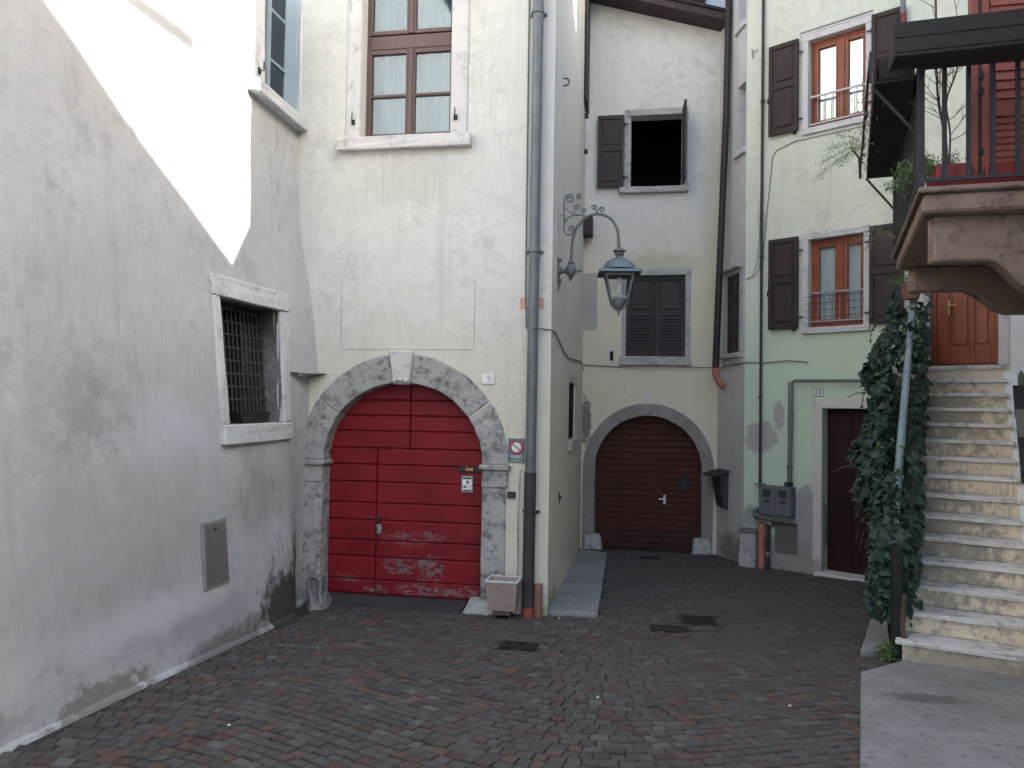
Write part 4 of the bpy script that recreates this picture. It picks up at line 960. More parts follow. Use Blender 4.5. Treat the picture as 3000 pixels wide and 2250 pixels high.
# ================================================================== MINT HOUSE
mh = empty('mint_house', (4, 14, GZ(14)))
tag(mh, 'pale mint green house with brown shutters and ash-grey flank behind the stairs', 'house')
GWIN = {'up': (0.985, 1.81, 5.92, 7.235), 'lo': (1.0, 1.79, 2.97, 4.27)}
DOOR = rect(1.215, 2.02, -0.75, 1.795)
ODOOR = rect(2.64, 3.44, 2.37, 4.45)
mb = MB(); mb.wall(rect(0, 3.9, -1.0, 10.0), [rect(*GWIN['up']), rect(*GWIN['lo']), DOOR, ODOOR], GF, 0.22)
mb.build('wall', 'plaster_mint', mh)
mb = MB(); mb.wall(rect(0, 1.16, -1.0, 10.0), [rect(0.2, 0.76, 2.66, 3.93), rect(0.03, 0.36, 5.88, 6.93), rect(0.04, 0.36, 7.9, 9.2)], WF, 0.22)
e = WF(1.16, 0, 0); mb.add([(e.x, e.y, -1), (e.x, e.y, 10.0), (e.x - 0.2, 18, 10.0), (e.x - 0.2, 18, -1)], [(0, 1, 2, 3)])
mb.build('flank_wall', 'plaster_ash', mh)
e2 = GF(3.9, 0, 0)
mb = MB().add([(e.x - 0.2, 18, -1), (e.x - 0.2, 18, 10.0), (12, 18, 10.0), (12, 18, -1), (12, e2.y, -1), (12, e2.y, 10.0), (e2.x, e2.y, -1), (e2.x, e2.y, 10.0)], [(0, 1, 2, 3), (3, 2, 5, 4), (4, 5, 7, 6)])
mb.build('back_wall', 'plaster_mint', mh)
c0 = GF(0, 0.4, 0); MB().hprism([(e.x - 0.5, 18), (e.x - 0.5, e.y), (c0.x - 0.4, c0.y), (e2.x, e2.y - 0.4), (12, e2.y - 0.4), (12, 18)], 10.0, 10.25).build('roof', 'roof_tile', mh)
def mint_window(g, sh_r_visible=True, sill_deep=False, mat_trim='plaster_trim', orn=False):
    u0, u1, z0, z1 = g
    w = MB().box(u0, u0 + 0.06, -0.17, -0.11, z0, z1, GF).build('window', 'window_orange', mh)
    MB().box(u1 - 0.05, u1, -0.17, -0.11, z0, z1, GF).build('frame_stile', 'window_orange', w)
    for a, b in ((z0, z0 + 0.06), (z1 - 0.06, z1)): MB().box(u0 + 0.06, u1 - 0.05, -0.17, -0.105, a, b, GF).build('frame_rail', 'window_orange', w)
    um = (u0 + u1) / 2 + 0.03
    MB().box(um - 0.05, um + 0.05, -0.165, -0.095, z0 + 0.06, z1 - 0.06, GF).build('meeting_stile', 'window_orange', w, bevel=0.008)
    for a, b in ((u0 + 0.06, um - 0.05), (um + 0.05, u1 - 0.05)):
        for e_, f_ in ((a, a + 0.05), (b - 0.03, b)): MB().box(e_, f_, -0.165, -0.105, z0 + 0.06, z1 - 0.06, GF).build('sash_stile', 'window_orange', w, bevel=0.005)
        for e_, f_ in ((z0 + 0.06, z0 + 0.12), (z1 - 0.12, z1 - 0.06)): MB().box(a + 0.05, b - 0.03, -0.165, -0.106, e_, f_, GF).build('sash_rail', 'window_orange', w, bevel=0.005)
        MB().box(a + 0.05, b - 0.03, -0.145, -0.140, z0 + 0.12, z1 - 0.12, GF).build('pane', 'glass_mid' if orn else 'glass_clear', w)
        mbc = MB(); n = 12
        for k in range(n):
            p = a + (b - a) * k / n; q = a + (b - a) * (k + 1) / n; dd = lambda t: -0.20 - 0.014 * (t % 2)
            mbc.add([GF(p, dd(k), z0), GF(q, dd(k + 1), z0), GF(q, dd(k + 1), z1), GF(p, dd(k), z1)], [(0, 1, 2, 3)])
        mbc.build('curtain', 'curtain', w, smooth=True, recalc=False)
    stone_frame(w, GF, (u0 - 0.10, u1 + 0.08, z0, z1 + 0.10), g, 0.018, mat_trim, sill=(u0 - 0.09, u1 + 0.09, z0 - 0.09, z0 - 0.002, -0.1, 0.05), bev=0.004, jit=0.0015 if orn else 0.004)
    # rail across the opening
    rz = z0 + (0.47 if orn else 0.51); zb = z0 + (0.06 if orn else 0.09)
    rl = MB().box(u0 + 0.005, u1 - 0.005, -0.045, -0.02, rz - 0.012, rz + 0.012, GF).build('window_rail', 'rail_silver' , mh)
    MB().box(u0 + 0.005, u1 - 0.005, -0.045, -0.02, zb - 0.01, zb + 0.01, GF).build('bottom_rail', 'rail_silver', rl)
    n = 8
    for k in range(n):
        a = u0 + 0.02 + (u1 - u0 - 0.04) * k / (n - 1); MB().tube([GF(a, -0.032, zb + 0.01), GF(a, -0.032, rz - 0.012)], 0.006, 5).build('baluster', 'rail_silver', rl)
    # shutters folded back against the wall
    L1 = shutter(mh, GF, u0 - 0.59, u0 - 0.13, z0 - 0.0, z1 + 0.06, 0.04, 0.078, 'shutter_brown'); hinges(L1, GF, u0 - 0.13, (z0 + 0.16, z1 - 0.15), 0.05, 1)
    L2 = shutter(mh, GF, u1 + 0.10, u1 + 0.54, z0 - 0.0, z1 + 0.06, 0.04, 0.078, 'shutter_brown'); hinges(L2, GF, u1 + 0.10, (z0 + 0.16, z1 - 0.15), 0.05, -1)
    MB().box(u0 - 0.60, u0 - 0.57, 0.079, 0.095, z0 + 0.50, z0 + 0.58, GF).build('latch', 'iron_dark', L1)
    MB().box(u0 - 0.22, u0 - 0.18, 0.0, 0.09, z0 - 0.03, z0 + 0.0, GF).build('shutter_hook', 'iron_dark', L1)
    return w
w1 = mint_window(GWIN['up'], orn=True)
w2 = mint_window(GWIN['lo'], mat_trim='stone_pale')
for k, dz in enumerate((0.10, 0.145)):
    MB().box(GWIN['up'][0] - 0.13, GWIN['up'][1] + 0.09, -0.01, 0.02 + 0.012 * k, 7.235 + dz + 0.001, 7.235 + dz + 0.03, GF).build('cornice', 'plaster_trim', w1, bevel=0.004)
MB().box(GWIN['up'][0] - 0.16, GWIN['up'][1] + 0.12, -0.01, 0.03, 5.775, 5.80, GF).build('string_line', 'plaster_trim', w1, bevel=0.004)
# extra wire guard in the lower window
mb = MB()
for k in range(5): mb.tube([GF(0.95, 0.03, 3.02 + k * 0.10), GF(1.80, 0.03, 3.02 + k * 0.10)], 0.004, 4)
mb.build('wire_guard', 'iron_pipe', w2)
# ash flank: louvred window, blind recess windows
wlou = MB().box(0.12, 0.86, -0.01, 0.02, 3.935, 4.03, WF).build('window', 'stone_trim', mh)
MB().box(0.08, 0.88, -0.01, 0.09, 4.00, 4.05, WF).build('lintel', 'stone_trim', wlou, bevel=0.008)
for a, b in ((0.12, 0.2), (0.76, 0.84)): MB().box(a, b, -0.01, 0.018, 2.66, 3.934, WF).build('jamb_stone', 'stone_trim', wlou)
MB().box(0.08, 0.88, -0.1, 0.07, 2.58, 2.658, WF).build('sill', 'stone_trim', wlou, bevel=0.008)
MB().box(0.11, 0.85, -0.01, 0.04, 2.48, 2.578, WF).build('apron', 'stone_trim', wlou, bevel=0.006)
for a, b in ((0.205, 0.478), (0.482, 0.755)): shutter(mh, WF, a, b, 2.665, 3.925, -0.05, -0.012, 'shutter_slate', 'louvre')
for z0, z1 in ((5.88, 6.93), (7.9, 9.2)):
    wb = MB().box(0.03, 0.36, -0.26, -0.22, z0, z1, WF).build('window', 'plaster_ash', mh)
    MB().box(0.0, 0.42, -0.1, 0.05, z0 - 0.09, z0 - 0.001, WF).build('sill', 'plaster_ash', wb, bevel=0.006)
# door 23
dr = MB().box(1.215, 2.02, -0.24, -0.20, -0.72, 1.795, GF).build('door', 'door_brown', mh)
for a, b in ((1.24, 1.62), (1.64, 2.0)):
    for c_, d_ in ((-0.6, 0.35), (0.45, 1.7)): MB().box(a + 0.05, b - 0.05, -0.199, -0.188, c_, d_, GF).build('panel', 'door_brown', dr, bevel=0.01)
stone_frame(dr, GF, (1.085, 2.15, -0.75, 1.935), (1.215, 2.02, -0.72, 1.795), 0.015, 'plaster_trim', bev=0.006, jit=0.002)
MB().box(1.15, 2.2, -0.2, 0.16, -0.75, -0.545, GF).build('threshold', 'stone_pale', dr, bevel=0.02)
# orange door at the head of the stairs
od = MB().box(2.64, 3.44, -0.16, -0.11, 2.37, 4.45, GF).build('door', 'door_orange', mh)
for a, b in ((2.64, 2.70), (3.38, 3.44)): MB().box(a, b, -0.11, -0.07, 2.37, 4.45, GF).build('frame_stile', 'door_orange', od, bevel=0.006)
for a, b in ((2.70, 2.86), (3.10, 3.15), (3.33, 3.38)): MB().box(a, b, -0.1095, -0.085, 2.40, 4.42, GF).build('stile', 'door_orange', od, bevel=0.008)
for a, b in ((2.86, 3.10), (3.15, 3.33)):
    for c_, d_ in ((2.40, 2.62), (3.45, 3.55), (4.30, 4.42)): MB().box(a, b, -0.1094, -0.087, c_, d_, GF).build('rail', 'door_orange', od, bevel=0.006)
    for c_, d_ in ((2.65, 3.42), (3.58, 4.27)): MB().box(a + 0.03, b - 0.03, -0.1096, -0.092, c_, d_, GF).build('panel', 'door_orange', od, bevel=0.012)
MB().box(2.84, 2.865, -0.085, -0.075, 3.05, 3.24, GF).tube([GF(2.853, -0.075, 3.16), GF(2.853, -0.02, 3.16), GF(2.95, -0.02, 3.16)], 0.009, 6).build('handle', 'brass', od)
MB().box(3.57, 3.95, -0.05, 0.025, 2.2, 5.5, GF).build('white_pier', 'plaster_white', mh)
for a, b in ((2.56, 2.64), (3.44, 3.565)): MB().box(a, b, -0.16, 0.02, 2.37, 4.55, GF).build('jamb_stone', 'stone_pale', od, bevel=0.006)
# house number 23
o = MB().box(1.08, 1.235, 0.0, 0.012, 1.965, 2.09, GF).build('house_number', 'paint_white', bevel=0.002)
tag(o, 'white enamel plate with black number 23 above the brown door', 'number plate')
text_mesh('23', GF, 1.158, 2.028, 0.075, 0.0125, 'ink', 'digit', o)
mb = MB()
for a, b, c_, d_ in ((1.082, 1.233, 1.967, 1.974), (1.082, 1.233, 2.081, 2.088), (1.082, 1.089, 1.974, 2.081), (1.226, 1.233, 1.974, 2.081)): mb.box(a, b, 0.0121, 0.0135, c_, d_, GF)
mb.build('border', 'ink', o)
# pipes on the mint wall
gp = MB().tube([GF(0.29, 0.045, 11.5), GF(0.285, 0.045, 6.0), GF(0.29, 0.045, 0.66), GF(0.30, 0.05, 0.48), GF(0.36, 0.05, 0.44)], 0.021, 8).build('gas_pipe', 'iron_pipe', smooth=True)
tag(gp, 'long dark pipe running straight down the mint wall to the meter cabinet', 'pipe', 'pipes on the mint wall')
for z in (6.5, 4.1, 1.95): MB().tube([GF(0.288, 0.045, z - 0.02), GF(0.288, 0.045, z + 0.02)], 0.032, 8).box(0.278, 0.298, 0, 0.03, z - 0.01, z + 0.01, GF).build('clip', 'iron_pipe', gp)
gp2 = MB().tube([GF(1.87, 0.01, 2.19), GF(1.865, 0.05, 2.19), GF(1.80, 0.06, 2.19), GF(0.82, 0.06, 2.195), GF(0.79, 0.06, 2.17), GF(0.785, 0.06, 1.3), GF(0.775, 0.06, 0.62)], 0.020, 8).build('gas_pipe', 'pipe_green', smooth=True)
tag(gp2, 'bent green-grey pipe passing over number 23 and down to the cabinet', 'pipe', 'pipes on the mint wall')
gp3 = MB().tube([GF(0.735, 0.05, 2.18), GF(0.735, 0.05, 1.3), GF(0.728, 0.05, 0.62)], 0.012, 6).build('gas_pipe', 'pipe_green', smooth=True)
tag(gp3, 'thinner green-grey pipe just left of the bent one', 'pipe', 'pipes on the mint wall')
for o_, u_, z in ((gp2, 0.78, 0.92), (gp2, 0.787, 1.7), (gp3, 0.73, 0.92)): MB().tube([GF(u_, 0.055, z - 0.015), GF(u_, 0.055, z + 0.015)], 0.028, 8).build('clip', 'pipe_green', o_)
# meter cabinet
mc = empty('meter_cabinet', GF(0.58, 0.1, 0.2)); tag(mc, 'grey metal meter cabinet with vent slots on the mint wall', 'cabinet')
MB().box(0.33, 0.83, 0.0, 0.16, 0.19, 0.63, GF).build('casing', 'cabinet_grey', mc, bevel=0.006)
for a, b in ((0.335, 0.577), (0.583, 0.825)):
    dd = MB().box(a, b, 0.1602, 0.168, 0.20, 0.615, GF).build('cabinet_door', 'cabinet_grey', mc, bevel=0.003)
    c_ = (a + b) / 2
    for k in range(5): MB().box(c_ - 0.055, c_ + 0.055, 0.1682, 0.174, 0.47 + k * 0.022, 0.482 + k * 0.022, GF).build('vent_slot', 'ink', dd)
    for k in range(2): MB().box(c_ - 0.04, c_ + 0.04, 0.1682, 0.174, 0.385 + k * 0.022, 0.397 + k * 0.022, GF).build('vent_slot', 'ink', dd)
MB().box(0.25, 0.36, 0.0, 0.17, 0.632, 0.645, GF).build('cover_flap', 'cabinet_grey', mc)
MB().box(0.70, 0.80, 0.02, 0.12, 0.632, 0.70, GF).build('valve', 'iron_dark', mc, bevel=0.01)
# pipe run under the cabinet
pr_ = MB().tube([GF(0.24, 0.02, 0.24), GF(0.24, 0.09, 0.22), GF(0.25, 0.11, 0.16), GF(0.5, 0.11, 0.13), GF(0.87, 0.10, 0.10)], [0.03, 0.045, 0.05, 0.035, 0.018], 10).build('drain_pipe', 'cabinet_grey', smooth=True)
tag(pr_, 'thick grey pipe run slung under the meter cabinet', 'pipe')
lp = MB().box(0.52, 0.86, 0.0, 0.02, -0.36, 0.09, GF).build('meter_door', 'cabinet_grey', mh, bevel=0.004)
MB().box(0.545, 0.835, 0.0202, 0.026, -0.335, 0.065, GF).build('door_leaf', 'panel_taupe', lp, bevel=0.003)
sp = MB().tube([GF(0.345, 0.10, -0.75), GF(0.345, 0.10, 0.05)], 0.05, 12).build('drain_pipe', 'pipe_salmon', smooth=True)
tag(sp, 'salmon pink plastic pipe standing against the mint wall', 'pipe')
st_ = MB().tube([GF(0.45, 0.09, -0.75), GF(0.45, 0.09, 0.02), GF(0.47, 0.09, 0.07), GF(0.53, 0.09, 0.08)], 0.028, 8).build('gas_pipe', 'iron_pipe', smooth=True)
tag(st_, 'dark pipe with brass valve right of the salmon pink pipe', 'pipe')
MB().tube([GF(0.42, 0.09, 0.06), GF(0.52, 0.09, 0.06)], 0.038, 8).tube([GF(0.47, 0.09, 0.06), GF(0.47, 0.16, 0.08)], 0.014, 6).build('valve', 'steel', st_)
MB().tube([GF(0.45, 0.09, -0.42), GF(0.45, 0.09, -0.36)], 0.04, 8).build('coupling', 'steel', st_)
# corner stone
cb = MB().add([GF(-0.02, -0.1, -0.85), GF(0.28, -0.1, -0.85), GF(0.27, 0.20, -0.85), GF(0.02, 0.22, -0.85), GF(-0.02, -0.1, -0.10), GF(0.28, -0.1, -0.08), GF(0.27, 0.17, -0.09), GF(0.03, 0.19, -0.11)],
              [(0, 3, 2, 1), (4, 5, 6, 7), (0, 1, 5, 4), (1, 2, 6, 5), (2, 3, 7, 6), (3, 0, 4, 7)]).build('corner_stone', 'stone_block', bevel=0.02, cuts=3, jitter=0.006)
tag(cb, 'rough upright stone block at the foot of the mint house corner', 'stone block')
MB().add([GF(-0.03, -0.1, -0.10), GF(0.30, -0.1, -0.08), GF(0.29, 0.20, -0.085), GF(0.01, 0.22, -0.105), GF(-0.03, -0.1, -0.05), GF(0.30, -0.1, -0.045), GF(0.28, 0.19, -0.05), GF(0.02, 0.20, -0.06)],
         [(0, 3, 2, 1), (4, 5, 6, 7), (0, 1, 5, 4), (1, 2, 6, 5), (2, 3, 7, 6), (3, 0, 4, 7)]).build('cap_slab', 'stone_guard', cb, bevel=0.008)
# hooded box on the ash flank
hb = empty('hooded_box', WF(0.8, 0.1, 0.1)); tag(hb, 'dark metal hood over a small box on the ash-grey flank wall', 'wall box')
MB().add([WF(0.55, 0.0, 0.74), WF(1.05, 0.0, 0.74), WF(1.05, 0.28, 0.66), WF(0.55, 0.28, 0.66), WF(0.55, 0.0, 0.77), WF(1.05, 0.0, 0.77), WF(1.05, 0.28, 0.69), WF(0.55, 0.28, 0.69)],
         [(0, 3, 2, 1), (4, 5, 6, 7), (0, 1, 5, 4), (1, 2, 6, 5), (2, 3, 7, 6), (3, 0, 4, 7)]).build('hood', 'iron_dark', hb, bevel=0.004)
MB().add([WF(0.62, 0.0, 0.12), WF(0.98, 0.0, 0.12), WF(0.95, 0.08, 0.18), WF(0.65, 0.08, 0.18), WF(0.60, 0.0, 0.735), WF(1.0, 0.0, 0.735), WF(0.98, 0.16, 0.70), WF(0.62, 0.16, 0.70)],
         [(0, 3, 2, 1), (4, 5, 6, 7), (0, 1, 5, 4), (1, 2, 6, 5), (2, 3, 7, 6), (3, 0, 4, 7)]).build('box', 'iron_pipe', hb, bevel=0.01)
cable('cable', [GF(0.26, 0.03, 5.2), GF(0.24, 0.02, 4.4), GF(0.20, 0.015, 4.0), GF(0.12, 0.012, 3.82), GF(0.02, 0.012, 3.78), GF(0.14, 0.02, 3.80), GF(0.24, 0.02, 3.92), GF(0.27, 0.03, 4.1)], 0.005, 'thin looped wire beside the pipe at the mint house corner')
cable('cable', [GF(0.82, 0.01, 5.79), GF(0.50, 0.012, 5.70), GF(0.44, 0.012, 5.62), GF(0.33, 0.02, 4.5), GF(0.30, 0.04, 4.1)], 0.006, 'thin wire slanting from the upper mint window down to the pipe')
cable('cable', [GF(0.18, 0.02, 7.35), GF(0.14, 0.05, 7.3), GF(0.10, 0.03, 7.38), GF(0.12, 0.03, 7.22)], 0.008, 'short curled wire end high on the mint house corner')

# ================================================================== STREET LAMP
sl_ = empty('street_lamp', (-0.8, 8.85, 3.2)); tag(sl_, 'ornate grey wall lantern on a curved scrolled bracket at the alley mouth', 'street lamp')
LY = 8.85
P = lambda x, z, y=LY: Vector((x, y, z))
def spline(pts, n=6):
    out = []
    for i in range(len(pts) - 1):
        p0 = pts[max(0, i - 1)]; p1 = pts[i]; p2 = pts[i + 1]; p3 = pts[min(len(pts) - 1, i + 2)]
        for k in range(n):
            t = k / n; out.append(0.5 * ((2 * p1) + (p2 - p0) * t + (2 * p0 - 5 * p1 + 4 * p2 - p3) * t * t + (3 * p1 - p0 - 3 * p2 + p3) * t ** 3))
    out.append(pts[-1]); return out
MB().box(-1.075, -1.045, LY - 0.07, LY + 0.07, 3.14, 3.43).tube([P(-1.045, 3.40), P(-1.03, 3.42), P(-1.02, 3.38)], 0.014, 6).tube([P(-1.05, 3.20), P(-1.03, 3.16), P(-1.055, 3.04)], [0.03, 0.018, 0.004], 6).build('wall_plate', 'lamp_grey', sl_, bevel=0.008)
MB().tube([P(-1.05, 3.285), P(-1.01, 3.285), P(-0.975, 3.28), P(-0.94, 3.283)], [0.06, 0.035, 0.026, 0.05], 10).build('boss', 'lamp_grey', sl_, smooth=True)
MB().lathe([(0.002, -0.125), (0.014, -0.10), (0.032, -0.085), (0.012, -0.075), (0.04, -0.06), (0.06, -0.02), (0.062, 0.02), (0.045, 0.06), (0.03, 0.075), (0.045, 0.085), (0.03, 0.10), (0.02, 0.11)], P(-0.91, 3.285), 14).build('knuckle', 'lamp_grey', sl_, smooth=True)
MB().tube([P(-0.87, 3.28), P(-0.83, 3.275), P(-0.81, 3.28), P(-0.785, 3.285)], [0.024, 0.012, 0.018, 0.004], 8).build('finial', 'lamp_grey', sl_, smooth=True)
arm = spline([P(-0.91, 3.38), P(-0.90, 3.58), P(-0.875, 3.71), P(-0.82, 3.81), P(-0.74, 3.885), P(-0.62, 3.915), P(-0.50, 3.88), P(-0.43, 3.80), P(-0.392, 3.70), P(-0.38, 3.50)])
MB().tube(arm, 0.016, 8).build('arm', 'lamp_grey', sl_, smooth=True)
def curl(cx, cz, r, a0, turns, sgn=1, n=22):
    return [P(cx + r * (1 - 0.75 * k / n) * cos(a0 + sgn * turns * 2 * pi * k / n), cz + r * (1 - 0.75 * k / n) * sin(a0 + sgn * turns * 2 * pi * k / n)) for k in range(n + 1)]
mb = MB()
mb.tube([P(-1.04, 3.905), P(-0.995, 3.905)], 0.007, 5)
mb.tube(spline([P(-0.995, 3.82), P(-0.997, 4.05), P(-0.98, 4.12), P(-0.94, 4.145)]) + curl(-0.935, 4.095, 0.05, pi / 2, 1.3, -1), 0.009, 6)
mb.tube(spline([P(-0.995, 4.0), P(-0.95, 3.96), P(-0.87, 3.92), P(-0.74, 3.895)]), 0.006, 5)
mb.tube(spline([P(-0.995, 3.90), P(-0.99, 3.80), P(-1.0, 3.75), P(-0.975, 3.70), P(-0.935, 3.685), P(-0.895, 3.71)]) + curl(-0.915, 3.755, 0.038, -0.5, 1.3, 1), 0.009, 6)
mb.tube(spline([P(-0.985, 3.82), P(-0.96, 3.87), P(-0.90, 3.905), P(-0.78, 3.905)]), 0.008, 6)
mb.tube(curl(-0.84, 4.125, 0.030, -2.2, 1.3, 1), 0.008, 6)
mb.tube([P(-0.885, 3.94), P(-0.88, 3.98)] + curl(-0.85, 3.995, 0.034, pi, 1.4, -1), 0.008, 6)
mb.tube(curl(-0.775, 3.965, 0.028, -2.4, 1.3, 1), 0.008, 6)
mb.tube(curl(-0.665, 3.99, 0.034, -1.2, 1.4, 1), 0.008, 6)
mb.tube([P(-0.64, 3.93), P(-0.60, 3.975)] + curl(-0.572, 3.962, 0.032, 2.4, 1.4, -1), 0.008, 6)
mb.build('scrollwork', 'lamp_grey', sl_, smooth=True)
LC = P(-0.375, 0)
MB().lathe([(0.012, 3.56), (0.016, 3.53), (0.035, 3.525), (0.07, 3.505), (0.075, 3.49), (0.045, 3.48), (0.055, 3.465), (0.05, 3.45), (0.035, 3.44), (0.04, 3.425), (0.06, 3.41)], LC, 16).build('collar', 'lamp_grey', sl_, smooth=True)
MB().lathe([(0.06, 3.415), (0.105, 3.395), (0.15, 3.36), (0.185, 3.31), (0.20, 3.285)], LC, 16).build('dome', 'lamp_blue', sl_, smooth=True)
r4 = sqrt(2)
MB().lathe([(0.165 * r4, 3.275), (0.225 * r4, 3.265), (0.232 * r4, 3.235), (0.226 * r4, 3.232), (0.215 * r4, 3.255), (0.15 * r4, 3.262)], LC, 4, pi / 4 + 0.12).build('skirt', 'lamp_blue', sl_)
MB().lathe([(0.160 * r4, 3.262), (0.156 * r4, 3.205), (0.135 * r4, 3.205), (0.135 * r4, 3.262)], LC, 4, pi / 4 + 0.12).build('top_frame', 'lamp_grey', sl_)
def sqp(r_, z, k, rot=pi / 4 + 0.12): return LC + Vector((r_ * r4 * cos(rot + k * pi / 2), r_ * r4 * sin(rot + k * pi / 2), z))
for k in range(4): MB().tube([sqp(0.148, 3.215, k), sqp(0.092, 2.955, k)], 0.011, 6).build('post', 'lamp_grey', sl_)
mb = MB()
for k in range(4):
    mb.tube([sqp(0.094, 2.965, k), sqp(0.094, 2.965, k + 1)], 0.009, 6); 
mb.build('bottom_frame', 'lamp_grey', sl_)
for k in range(4):
    a, b = sqp(0.143, 3.21, k), sqp(0.143, 3.21, k + 1); c_, d_ = sqp(0.090, 2.97, k + 1), sqp(0.090, 2.97, k)
    MB().add([a, b, c_, d_], [(0, 1, 2, 3)]).build('pane', 'glass_clear', sl_)
MB().lathe([(0.075, 2.955), (0.078, 2.94), (0.07, 2.90), (0.045, 2.86), (0.01, 2.845)], LC, 12).build('cup', 'lamp_grey', sl_, smooth=True)
for k in range(4): MB().tube([sqp(0.092, 2.96, k), sqp(0.085, 2.90, k), sqp(0.04, 2.85, k), sqp(0.008, 2.83, k)], 0.008, 5).build('claw', 'lamp_grey', sl_)
MB().lathe([(0.012, 2.86), (0.018, 2.83), (0.01, 2.81), (0.016, 2.80), (0.002, 2.775)], LC, 10).build('finial', 'lamp_grey', sl_, smooth=True)
MB().lathe([(0.018, 3.20), (0.02, 3.15), (0.035, 3.12), (0.03, 3.04), (0.012, 3.01)], LC, 10).build('bulb', 'paint_white', sl_, smooth=True)

# ================================================================== STAIRS
sc = empty('stone_staircase', (2.6, 7.3, GZ(7.2))); tag(sc, 'steep outdoor stone staircase with beige risers climbing to the orange door', 'staircase')
NST = 15; HR = (2.36 + 0.35) / NST
bl, br = Vector((2.115, 7.29, 0)), Vector((3.03, 6.98, 0)); tl, tr_ = Vector((3.50, 11.33, 0)), Vector((4.34, 10.83, 0))
def step_edge(i): t = i / (NST - 1); return bl.lerp(tl, t), br.lerp(tr_, t)
for i in range(NST):
    a, b = step_edge(i); c_, d_ = step_edge(i + 1) if i < NST - 1 else (tl + Vector((0.05, 0.1, 0)), tr_ + Vector((0.05, 0.1, 0)))
    zt = -0.35 + HR * (i + 1); zb = zt - HR
    f = (a - c_).normalized(); ov = f * 0.035; sd = (a - b).normalized()
    lo = sd * (0.05 if i < 6 else 0.02)
    q = [a + ov + lo, b + ov, d_ + f * 0.012, c_ + f * 0.012 + lo]
    MB().add([p + Vector((0, 0, zt - 0.04)) for p in q] + [p + Vector((0, 0, zt)) for p in q], [(3, 2, 1, 0), (4, 5, 6, 7), (0, 1, 5, 4), (1, 2, 6, 5), (2, 3, 7, 6), (3, 0, 4, 7)]).build('tread', 'stone_step', sc, bevel=0.010, cuts=3, jitter=0.0035, seg=2)
    q = [a, b, d_, c_]
    MB().add([p + Vector((0, 0, zb - (0.1 if i == 0 else 0.0))) for p in q] + [p + Vector((0, 0, zt - 0.041)) for p in q], [(3, 2, 1, 0), (4, 5, 6, 7), (0, 1, 5, 4), (1, 2, 6, 5), (2, 3, 7, 6), (3, 0, 4, 7)]).build('riser', 'plaster_step', sc)
# solid body under the flight
bot = [bl + Vector((0.03, 0.12, 0)), br + Vector((0, 0.15, 0)), tr_, tl]
mb = MB().add([(p.x, p.y, -0.8) for p in bot] + [(bot[0].x, bot[0].y, -0.32), (bot[1].x, bot[1].y, -0.32), (bot[2].x, bot[2].y, 2.14), (bot[3].x, bot[3].y, 2.14)],
              [(3, 2, 1, 0), (4, 5, 6, 7), (0, 1, 5, 4), (1, 2, 6, 5), (2, 3, 7, 6), (3, 0, 4, 7)])
mb.build('flight_body', 'plaster_step', sc)
# handrail: dark foot post and a blue-grey tube tied on
hr = empty('handrail', (2.09, 7.4, GZ(7.4))); tag(hr, 'pale blue tubular handrail tied to a dark post on the left of the stairs', 'handrail')
MB().box(2.055, 2.135, 7.34, 7.42, -0.42, 0.60).build('post', 'timber_black', hr, bevel=0.008)
h0 = Vector((2.075, 7.44, 0.60)); h1 = Vector((3.32, 11.0, 3.30))
mb = MB().tube([h0, h0.lerp(h1, 0.12), h0.lerp(h1, 0.5), h1], 0.040, 10).build('rail_tube', 'paint_blue_grey', hr, smooth=True)
for t in (0.055, 0.13, 0.20):
    p = h0.lerp(h1, t); dv = (h1 - h0).normalized(); MB().tube([p - dv * 0.012, p + dv * 0.012], 0.047, 10).build('tie', 'paint_white', hr)
for t in (0.3, 0.5, 0.7, 0.9):
    p = h0.lerp(h1, t); MB().tube([p, (p.x + 0.03, p.y, p.z - 0.95)], 0.015, 6).build('baluster', 'iron_dark', hr)

# ------------------------------------------------------------------ ivy and plants
def leaf_cloud(name, mat, pts, size, parent, normal_bias=None, tint=(0, 1), shape='ivy', droop=0.5):
    vs, fs, tn = [], [], []
    for p, nrm in pts:
        s_ = random.uniform(*size); n_ = (nrm + Vector((random.gauss(0, .5), random.gauss(0, .5), random.gauss(0, .45)))).normalized()
        t = Vector((random.gauss(0, 0.5), random.gauss(0, 0.5), -droop - random.random() * 0.6)); t = (t - n_ * t.dot(n_))
        if t.length < 1e-3: t = Vector((0, 0, -1))
        t.normalize(); b = n_.cross(t)
        if shape == 'ivy': o_ = [(0, -0.1), (0.42, -0.28), (0.55, 0.18), (0.25, 0.55), (0, 1.0), (-0.25, 0.55), (-0.55, 0.18), (-0.42, -0.28)]
        else: o_ = [(0, 0), (0.16, 0.35), (0, 1.0), (-0.16, 0.35)]
        base = len(vs)
        for (x, y) in o_: vs.append(p + b * (x * s_) + t * (y * s_) + n_ * (-abs(x) * 0.25 * s_))
        if shape == 'ivy': fs += [(base, base + 1, base + 2, base + 3, base + 4), (base, base + 4, base + 5, base + 6, base + 7)]
        else: fs.append(tuple(base + k for k in range(4)))
        tv = random.uniform(*tint); tn += [tv] * len(o_)
    me = bpy.data.meshes.new(name); org = ORG[parent.name_full]; me.from_pydata([v - org for v in vs], [], fs)
    at = me.attributes.new('tint', 'FLOAT', 'POINT'); at.data.foreach_set('value', tn)
    me.materials.append(MATS[mat]); o_ = bpy.data.objects.new(name, me); col.objects.link(o_); o_.parent = parent; ORG[o_.name_full] = org
    return o_
iv = empty('ivy', (2.15, 7.5, GZ(7.5))); tag(iv, 'dense dark green ivy cascading over the left side of the stairs', 'ivy')
dirS = (Vector((3.32, 11.0, 0)) - Vector((2.115, 7.45, 0))).normalized(); nL = Vector((-dirS.y, dirS.x, 0))
pts = []
random.seed(21)
